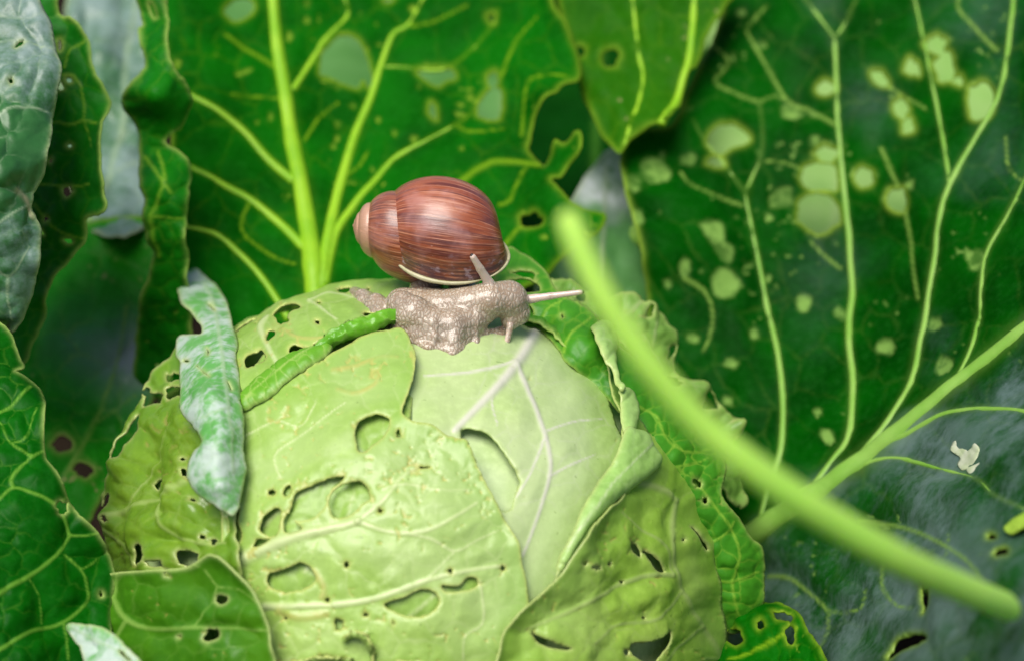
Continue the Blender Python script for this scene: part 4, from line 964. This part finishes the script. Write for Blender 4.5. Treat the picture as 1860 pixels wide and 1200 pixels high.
for pt in ([Bt, pq(1240, 640, .75), pq(1200, 480, .68), pq(1165, 420, .655)], [Bt, pq(1120, 780, .74), pq(1085, 610, .662)], [Bt, pq(900, 700, .78), pq(740, 520, .73), pq(720, 420, .705)], [Bt, pq(1350, 900, .75), pq(1440, 820, .665)], [Bt, pq(1120, 700, .80), pq(1085, 535, .745)]):
    petiole(bpn, [np.array(p) for p in pt], .009, .005, M['rib_pale'])

# ------------------------------------------------------------------ the snail
PX = .52 / F
SB = head(np.array([790.]), np.array([612.]), .0015)[0]
snail = empty('snail', SB)
tag(snail, 'brown shelled snail crawling over the top of the chewed cabbage', 'snail')

def snail_body():
    off = .0016
    def on(x, y, h): return head(np.array([float(x)]), np.array([float(y)]), off + h * PX)[0]
    caps = []      # (a, b, ra, rb, k, tentacle?)
    def chain(pts, k):
        for p, q in zip(pts[:-1], pts[1:]):
            caps.append((p[0], q[0], p[1] * PX, q[1] * PX, k * PX, 0))
    tail = [(on(646, 550, 20), 8), (on(664, 563, 20), 14), (on(686, 577, 18), 18), (on(706, 586, 16), 19)]
    chain(tail, 5)
    chain([(on(646, 550, 20), 7), (on(664, 572, 19), 8), (on(682, 590, 14), 9), (on(700, 600, 5), 8)], 8)
    chain([(on(730, 582, 24), 30), (on(790, 592, 26), 36), (on(838, 602, 44), 34), (on(872, 609, 64), 33), (on(902, 610, 70), 34)], 5)
    chain([(on(906, 612, 66), 32), (on(919, 616, 48), 26), (on(914, 618, 36), 19)], 7)
    # the broad foot: a wall that slopes out to a frilled hem
    chain([(on(731, 600, 40), 29), (on(750, 610, 34), 33), (on(780, 617, 22), 28), (on(815, 620, 22), 28), (on(850, 616, 28), 26)], 11)
    chain([(on(724, 611, 12), 15), (on(752, 623, 11), 17), (on(785, 629, 10), 17), (on(818, 633, 10), 17), (on(846, 625, 11), 16), (on(872, 620, 8), 11), (on(912, 613, 6), 8)], 8)
    chain([(on(818, 640, 8), 15), (on(824, 630, 24), 14)], 8)
    chain([(on(856, 612, 30), 24), (on(868, 612, 40), 22)], 8)
    sk = [(700, 598), (716, 609), (730, 616), (746, 630), (760, 634), (776, 641), (790, 637), (804, 644), (818, 652), (832, 644), (846, 633), (862, 635), (884, 628), (906, 621), (926, 609)]
    chain([(on(x, y, 3), 6 + 2.5 * (i % 2)) for i, (x, y) in enumerate(sk)], 7)
    dh = float((on(903, 602, 60) - CAM) @ FWD)
    chain([(on(770, 590, 16), 34), (pq(780, 470, dh + .021), 30)], 12); chain([(on(840, 598, 30), 30), (pq(840, 470, dh + .020), 28)], 12)
    tent = []
    def T(pts, k=4):
        for p, q in zip(pts[:-1], pts[1:]):
            c = (pq(p[0], p[1], dh + p[2]), pq(q[0], q[1], dh + q[2]), p[3] * PX, q[3] * PX, k * PX, 1)
            caps.append(c); tent.append(c)
    T([(897, 537, -.0045, 13), (888, 514, -.0088, 9.5), (872, 488, -.0125, 7.2), (859, 467, -.0152, 6.0)])
    T([(930, 548, -.001, 14), (952, 545, -.0015, 9.5), (1000, 538, -.003, 6.4), (1055, 531, -.004, 5.0)])
    T([(905, 562, -.0058, 11), (882, 577, -.0078, 8), (860, 591, -.0085, 6.5)])
    T([(928, 572, -.0045, 8), (926, 596, -.0065, 5.5), (920, 619, -.0070, 5.2)])
    caps.append((pq(866, 572, dh - .0062), pq(860, 590, dh - .0070), 9 * PX, 8 * PX, 4 * PX, 0))
    B = np.stack([RGT, UPV, -FWD])               # grid axes
    A = np.array([[B @ (c[0] - SB), B @ (c[1] - SB)] for c in caps])
    lo = A.min((0, 1)) - .009; hi = A.max((0, 1)) + .009
    h = .00030
    n = np.ceil((hi - lo) / h).astype(int)
    G = np.full(n, .01, np.float32)
    ax = [lo[i] + h * np.arange(n[i]) for i in range(3)]
    for (a, b, ra, rb_, k, tt) in caps:
        a = B @ (a - SB); b = B @ (b - SB)
        m = max(ra, rb_) + k * 2 + .0012
        i0 = np.maximum(0, np.floor((np.minimum(a, b) - m - lo) / h).astype(int)); i1 = np.minimum(n, np.ceil((np.maximum(a, b) + m - lo) / h).astype(int))
        sl = tuple(slice(i0[q], i1[q]) for q in range(3))
        X, Y, Z = np.meshgrid(*[ax[q][sl[q]] for q in range(3)], indexing='ij')
        ab = b - a; L2 = ab @ ab + 1e-12
        t = np.clip(((X - a[0]) * ab[0] + (Y - a[1]) * ab[1] + (Z - a[2]) * ab[2]) / L2, 0, 1)
        d = np.sqrt((X - a[0] - t * ab[0]) ** 2 + (Y - a[1] - t * ab[1]) ** 2 + (Z - a[2] - t * ab[2]) ** 2) - (ra + (rb_ - ra) * t)
        g = G[sl]
        hh = np.clip(.5 + .5 * (d - g) / k, 0, 1)
        G[sl] = d * (1 - hh) + g * hh - k * hh * (1 - hh)
    X, Y, Z = np.meshgrid(*ax, indexing='ij')
    near = G < .004
    W = np.stack([X[near], Y[near], Z[near]], 1) @ B + SB
    sdh = np.linalg.norm(W - O, axis=1) - (RH + .0008)
    # wrinkles and folds of the foot, finer towards the hem
    ww = (W - SB) @ B.T
    fold = np.exp(-np.clip(sdh, 0, 1) / .006)
    dw = .00055 * np.sin(ww[:, 0] / .00125 + 2.2 * vn(ww[:, 0] * 260 + 9, ww[:, 2] * 260 + 9, 4)) * fold * np.exp(-np.clip(-G[near], 0, 1) / .002)
    body_only = W
    gg = G[near] + dw
    gg = np.maximum(gg, -(sdh))
    G[near] = gg
    # surface nets
    s = G < 0
    c8 = [(i, j, k) for i in (0, 1) for j in (0, 1) for k in (0, 1)]
    def sh(Aq, o): return Aq[o[0]:Aq.shape[0] - 1 + o[0], o[1]:Aq.shape[1] - 1 + o[1], o[2]:Aq.shape[2] - 1 + o[2]]
    cnt = sum(sh(s, o).astype(np.int8) for o in c8)
    act = (cnt > 0) & (cnt < 8)
    I = np.stack(np.nonzero(act), 1)
    idx = -np.ones(act.shape, int); idx[act] = np.arange(len(I))
    acc = np.zeros((len(I), 3)); num = np.zeros(len(I))
    for o in c8:
        for q in range(3):
            if o[q]: continue
            o2 = list(o); o2[q] = 1
            v0 = G[I[:, 0] + o[0], I[:, 1] + o[1], I[:, 2] + o[2]]; v1 = G[I[:, 0] + o2[0], I[:, 1] + o2[1], I[:, 2] + o2[2]]
            m = (v0 < 0) != (v1 < 0)
            t = np.where(m, v0 / (v0 - v1 + 1e-12), 0)
            p = np.tile(np.array(o, float), (len(I), 1)); p[:, q] += t
            acc[m] += p[m]; num[m] += 1
    Vl = lo + h * (I + acc / num[:, None])
    F4 = []
    for q in range(3):
        a1, a2 = (q + 1) % 3, (q + 2) % 3
        sl0 = [slice(None)] * 3; sl1 = [slice(None)] * 3
        sl0[q] = slice(0, -1); sl1[q] = slice(1, None)
        s0 = s[tuple(sl0)]; s1 = s[tuple(sl1)]
        e = np.stack(np.nonzero(s0 != s1), 1)
        ok = (e[:, a1] > 0) & (e[:, a2] > 0) & (e[:, a1] < n[a1] - 1) & (e[:, a2] < n[a2] - 1)
        e = e[ok]
        fl_ = s1[e[:, 0], e[:, 1], e[:, 2]]
        def cid(d1, d2):
            c = e.copy(); c[:, a1] += d1; c[:, a2] += d2
            return idx[c[:, 0], c[:, 1], c[:, 2]]
        Q4 = np.stack([cid(-1, -1), cid(0, -1), cid(0, 0), cid(-1, 0)], 1)
        Q4[fl_] = Q4[fl_][:, ::-1]
        F4.append(Q4)
    F4 = np.concatenate(F4)
    V = Vl @ B + SB
    # relax
    nb = np.zeros_like(V); cn = np.zeros(len(V))
    for _ in range(3):
        nb[:] = 0; cn[:] = 0
        for a in range(4):
            i, j = F4[:, a], F4[:, (a + 1) % 4]
            np.add.at(nb, i, V[j]); np.add.at(cn, i, 1)
        V = V * .5 + .5 * nb / np.maximum(cn, 1)[:, None]
    tn = np.full(len(V), 1.0)
    for (a, b, ra, rb_, k, tt) in tent:
        ab = b - a
        t = np.clip((V - a) @ ab / (ab @ ab), 0, 1)
        d = np.linalg.norm(V - a - t[:, None] * ab, axis=1) / (ra + (rb_ - ra) * t)
        base = np.linalg.norm(V - tent[0][0], axis=1)
        tn = np.minimum(tn, d - 1)
    tmask = np.clip(1 - tn / .25, 0, 1)
    hemd = np.linalg.norm(V - O, axis=1) - RH
    o = mesh_obj('body', V, F4, M['snail'], snail, dict(tent=tmask, hem=np.exp(-np.clip(hemd, 0, 1) / .0035)))
    for c in (tent[2], tent[5]):
        dirv = (c[1] - c[0]) / np.linalg.norm(c[1] - c[0])
        p = c[1] + dirv * c[3] * .75
        nu = 8
        Vv = [p + .00055 * np.array([math.sin(t) * math.cos(f), math.sin(t) * math.sin(f), math.cos(t)]) for t in np.linspace(0, math.pi, 7) for f in np.arange(nu) / nu * 2 * math.pi]
        mesh_obj('eye', Vv, [(j * nu + i, (j + 1) * nu + i, (j + 1) * nu + (i + 1) % nu, j * nu + (i + 1) % nu) for j in range(6) for i in range(nu)], M['eye'], snail)
    return dh

def snail_mats():
    m, nt, out = newmat('snail skin')
    tc = nt.nodes.new('ShaderNodeTexCoord')
    mp = nt.nodes.new('ShaderNodeMapping'); nt.links.new(tc.outputs['Object'], mp.inputs[0])
    mp.inputs['Scale'].default_value = (1.2, .7, .7)
    v = nt.nodes.new('ShaderNodeTexVoronoi'); v.feature = 'DISTANCE_TO_EDGE'; v.inputs['Scale'].default_value = 720
    nz = nt.nodes.new('ShaderNodeTexNoise'); nz.inputs['Scale'].default_value = 450; nz.inputs['Detail'].default_value = 2
    nt.links.new(tc.outputs['Object'], nz.inputs['Vector'])
    vm = nt.nodes.new('ShaderNodeVectorMath'); vm.operation = 'MULTIPLY_ADD'
    nt.links.new(nz.outputs['Color'], vm.inputs[0]); vm.inputs[1].default_value = (.0011, .0011, .0011); nt.links.new(mp.outputs[0], vm.inputs[2])
    nt.links.new(vm.outputs[0], v.inputs['Vector'])
    g = ramp(nt, v.outputs['Distance'], -.02, .20)
    t = attr(nt, 'tent')
    g = mth(nt, 'MAXIMUM', g, t)
    sk = mixc(nt, ramp(nt, noise(nt, 90, 3), .3, .7), (.54, .45, .345), (.38, .315, .24))
    sk = mixc(nt, mth(nt, 'MULTIPLY', attr(nt, 'hem'), .35), sk, (.62, .56, .42))
    gr = mixc(nt, ramp(nt, noise(nt, 120, 2), .35, .7), (.32, .225, .145), (.27, .20, .14))
    c = mixc(nt, g, gr, sk)
    c = mixc(nt, mth(nt, 'MULTIPLY', t, .85), c, (.66, .52, .44))
    bs = nt.nodes.new('ShaderNodeBsdfPrincipled')
    nt.links.new(c, bs.inputs['Base Color'])
    bs.inputs['Roughness'].default_value = .30; bs.inputs['Coat Weight'].default_value = .6; bs.inputs['Coat Roughness'].default_value = .10
    bs.inputs['Subsurface Weight'].default_value = .35
    bs.inputs['Subsurface Radius'].default_value = (.0025, .0015, .001)
    bs.inputs['Subsurface Scale'].default_value = .5
    bp = nt.nodes.new('ShaderNodeBump'); bp.inputs['Strength'].default_value = .42; bp.inputs['Distance'].default_value = .0006
    nt.links.new(mth(nt, 'MAXIMUM', ramp(nt, v.outputs['Distance'], 0, .42), t), bp.inputs['Height']); nt.links.new(bp.outputs[0], bs.inputs['Normal'])
    nt.links.new(bs.outputs[0], out.inputs['Surface'])
    M['snail'] = m
    M['eye'] = plain_mat('snail eye', (.02, .015, .012), (.03, .02, .02), 100, .3)
    M['lip'] = plain_mat('cream shell lip', (.50, .47, .29), (.38, .37, .19), 250, .35, .5)
    m, nt, out = newmat('banded brown shell')
    gu, gv, age = attr(nt, 'gu'), attr(nt, 'gv'), attr(nt, 'age')
    def co(su, sv, off=0):
        n = nt.nodes.new('ShaderNodeCombineXYZ')
        # growth lines lean a little across the whorl
        nt.links.new(mth(nt, 'MULTIPLY', mth(nt, 'ADD', gu, mth(nt, 'MULTIPLY', gv, .006)), su), n.inputs[0])
        nt.links.new(mth(nt, 'MULTIPLY', gv, sv), n.inputs[1])
        n.inputs[2].default_value = off
        return n.outputs[0]
    fine = noise(nt, 1, 4, .65, co(150, .7))
    mid = noise(nt, 1, 3, .6, co(46, .5, 3))
    wide = noise(nt, 1, 2, .5, co(9, .8, 7))
    c = mixc(nt, ramp(nt, wide, .3, .7), (.22, .040, .009), (.35, .090, .028))
    c = mixc(nt, mth(nt, 'MULTIPLY', ramp(nt, mid, .46, .62), .85), c, (.11, .020, .012))
    c = mixc(nt, mth(nt, 'MULTIPLY', ramp(nt, fine, .50, .66), .75), c, (.58, .25, .14))
    c = mixc(nt, mth(nt, 'MULTIPLY', ramp(nt, noise(nt, 1, 4, .6, co(110, .5, 11)), .54, .64), .8), c, (.09, .018, .014))
    worn = noise(nt, 1, 4, .7, co(150, 7, 15))
    c = mixc(nt, mth(nt, 'MULTIPLY', ramp(nt, worn, .66, .74), .75), c, (.66, .52, .42))
    # dusty violet bloom on the shoulder, dark old margin before the lip, tan spire
    c = mixc(nt, mth(nt, 'MULTIPLY', ramp(nt, noise(nt, 110, 3), .45, .75), .35), c, (.56, .30, .28))
    lipd = ramp(nt, age, .11, .01)
    c = mixc(nt, mth(nt, 'MULTIPLY', lipd, mth(nt, 'MULTIPLY', ramp(nt, noise(nt, 1, 4, .6, co(60, 3, 21)), .3, .6), .85)), c, (.055, .018, .030))
    c = mixc(nt, mth(nt, 'MULTIPLY', lipd, mth(nt, 'MULTIPLY', ramp(nt, noise(nt, 1, 4, .6, co(50, 4, 27)), .55, .65), .6)), c, (.45, .34, .40))
    c = mixc(nt, mth(nt, 'MULTIPLY', ramp(nt, age, .95, 2.3), .8), c, (.58, .34, .22))
    bs = nt.nodes.new('ShaderNodeBsdfPrincipled')
    nt.links.new(c, bs.inputs['Base Color'])
    rg = mth(nt, 'ADD', mth(nt, 'MULTIPLY', noise(nt, 140, 3), .25), .22)
    nt.links.new(rg, bs.inputs['Roughness'])
    bs.inputs['Specular IOR Level'].default_value = .6
    bs.inputs['Coat Weight'].default_value = .55; bs.inputs['Coat Roughness'].default_value = .24
    bp = nt.nodes.new('ShaderNodeBump'); bp.inputs['Strength'].default_value = .35; bp.inputs['Distance'].default_value = .0006
    nt.links.new(mth(nt, 'ADD', fine, mth(nt, 'MULTIPLY', mid, 1.2)), bp.inputs['Height']); nt.links.new(bp.outputs[0], bs.inputs['Normal'])
    nt.links.new(bs.outputs[0], out.inputs['Surface'])
    M['shell'] = m
snail_mats()
DH = snail_body()

def snail_shell():
    dsh = DH + .0065
    A0 = pq(641, 409, dsh)
    u = dsh / F
    a = -RGT * 1.0 + UPV * .10 + FWD * .05
    a /= np.linalg.norm(a)
    b = -a
    e1 = -FWD - (-FWD @ b) * b; e1 /= np.linalg.norm(e1)
    e2 = np.cross(b, e1); 
    if e2 @ UPV > 0: e2 = -e2
    PE = 50.0                                    # lip: degrees below the front
    WR, WZ = 1.78, 2.35
    nt_, npsi = 560, 56
    th = np.linspace(-360 * 4.6, 0, nt_)
    def knots(pairs):
        k = sorted(pairs)
        v = np.interp(th, [a for a, _ in k], np.log([b for _, b in k]))
        w = 41
        pad = np.concatenate([np.full(w // 2, v[0]), v, v[-1] + (v[-1] - v[-2]) * np.arange(1, w // 2 + 1)])
        return np.exp(np.convolve(pad, np.ones(w) / w, 'valid'))
    RR = knots([(0, 112), (-140, 103), (-320, 96), (-410, 80), (-500, 67), (-680, 56), (-860, 43), (-1080, 32), (-1656, 12)])
    zl = knots([(0, 80), (-50, 73), (-410, 30), (-770, 12), (-1130, 5), (-1656, 1.5)])
    zr = knots([(0, 288), (-60, 274), (-150, 252), (-300, 222), (-400, 152), (-500, 118), (-720, 64), (-1080, 27), (-1656, 9)])
    psi = np.linspace(0, 2 * math.pi, npsi, endpoint=False)
    gr = RR / 110.
    c, br = 42., 68.
    ph = np.radians(th + PE)
    cp, sp = np.cos(psi), np.sin(psi)
    # slight egg shape: shoulder broader towards the spire
    zz = np.sign(cp) * np.abs(cp) ** 1.0
    rr_ = c + br * np.sign(sp) * np.abs(sp) ** 1.05 + 0 * cp
    # the last stretch flares a little
    fl_ = 1 + .035 * np.clip((th + 14) / 14, 0, 1) ** 2
    Z = ((zl + zr) / 2)[:, None] + ((zr - zl) / 2)[:, None] * zz[None]
    R = gr[:, None] * rr_[None] * fl_[:, None]
    d = np.cos(ph)[:, None] * e1 + np.sin(ph)[:, None] * e2
    grow = .9 * np.sin(th * 1.9) * 0 + .5 * vn(th / 2.2, th * 0 + 3., 2)
    R = R + (gr * grow)[:, None] * (sp > -.3)[None]
    V = A0 + u * (Z[..., None] * b + R[..., None] * d[:, None])
    fc = [(i * npsi + j, i * npsi + (j + 1) % npsi, (i + 1) * npsi + (j + 1) % npsi, (i + 1) * npsi + j) for i in range(nt_ - 1) for j in range(npsi)]
    fc.append(tuple(range(npsi))[::-1])
    GU = np.repeat(th / 360, npsi); GV = np.tile(np.where(psi > math.pi * 1.5, psi - 2 * math.pi, psi), nt_)
    o = mesh_obj('shell', V.reshape(-1, 3), fc, M['shell'], snail, dict(gu=GU + 10, gv=GV + 5, age=-GU))
    nmc = np.array(o.data.polygons[npsi * (nt_ // 2) + npsi // 4].normal); ctr = np.array(o.data.polygons[npsi * (nt_ // 2) + npsi // 4].center)
    md = o.modifiers.new('thickness', 'SOLIDIFY'); md.thickness = .0006; md.offset = -1
    ring = V[-1]
    nl = len(ring)
    ctr = ring.mean(0)
    q = ring + (ring - ctr) / np.linalg.norm(ring - ctr, axis=1, keepdims=True) * u * 1.5
    q = np.concatenate([q, q[:3]])
    rad = u * (3.2 + 2.4 * vn(np.arange(nl + 3) / 5., np.zeros(nl + 3), 8)); rad[-3:] = rad[:3]
    tube('lip', q, rad, M['lip'], o, 10, cap=False, nrm=np.tile(np.cross(b, d[-1]), (nl + 3, 1)))
snail_shell()

# ------------------------------------------------------------------ the blurred stem in front and small scraps
def stem():
    c = np.array([(1028, 385, .292, 58), (1052, 450, .291, 64), (1105, 555, .291, 66), (1180, 665, .293, 70), (1270, 768, .297, 74), (1380, 858, .302, 78), (1500, 938, .311, 80), (1640, 1018, .328, 80), (1760, 1072, .360, 80), (1838, 1104, .402, 78)])
    q = spline(c, 12.0)
    p = P(q[:, 0], q[:, 1], q[:, 2])
    r = q[:, 3] * .39 * q[:, 2] / F
    r[0] *= .45; r[1] *= .8; r[-1] *= .5; r[-2] *= .85
    o = tube('stem', p, r, M['stem'], None, 16, flat=.8, nrm=np.tile([-.2, -.72, .75], (len(p), 1)))
    tag(o, 'bright yellow green stem lying blurred across the huge holed leaf', 'stem')
stem()

def scrap(pts, ctr, label, mat=M['scrap']):
    p = np.array(pts, float)
    f = tps(ctr)
    o = leaf('leaf_scrap', None, pts, lambda x, y: P(x, y, f(x, y)), mat, step=2.5, ragged=.8, crumple=(.0007, 24), thick=.0006, lift=(.0008, 8))
    tag(o, label, 'leaf scrap', 'scraps on the huge leaf')
fb = tps([(1380, 985, .600), (1600, 800, .575), (1860, 590, .545), (1180, 420, .650), (1500, -20, .700), (1860, 0, .665), (1860, 300, .600), (1500, 480, .650), (1850, 1110, .417), (1500, 1160, .535), (1350, 1200, .585), (1390, 1060, .592), (1700, 950, .505), (2060, 900, .415), (2060, 300, .56), (1300, 760, .625)])
def bd(x, y, k): return (x, y, float(fb(np.array([x]), np.array([y]))[0]) - k)
scrap(r8([(945, 440), (960, 405), (985, 415), (1000, 440), (1030, 415), (1045, 450), (1020, 490), (985, 512), (965, 490), (975, 465)]), [bd(1740, 810, .006), bd(1770, 810, .009), bd(1750, 850, .005), bd(1780, 840, .006)], 'pale torn petal shaped scrap lying on the huge leaf')
scrap(r8([(1005, 510), (1040, 485), (1090, 458), (1120, 465), (1115, 490), (1070, 515), (1030, 530)]), [bd(1765, 855, .005), bd(1800, 835, .008), bd(1815, 840, .006), bd(1780, 862, .004)], 'narrow pale strip of leaf beside the petal shaped scrap')
scrap(r8([(1130, 720), (1160, 690), (1210, 660), (1260, 640), (1270, 680), (1220, 710), (1160, 740)]), [bd(1830, 955, .010), bd(1880, 930, .012), bd(1850, 965, .010), bd(1900, 940, .012)], 'yellow green leaf fragment caught on a vein of the huge leaf', M['scrap_green'])
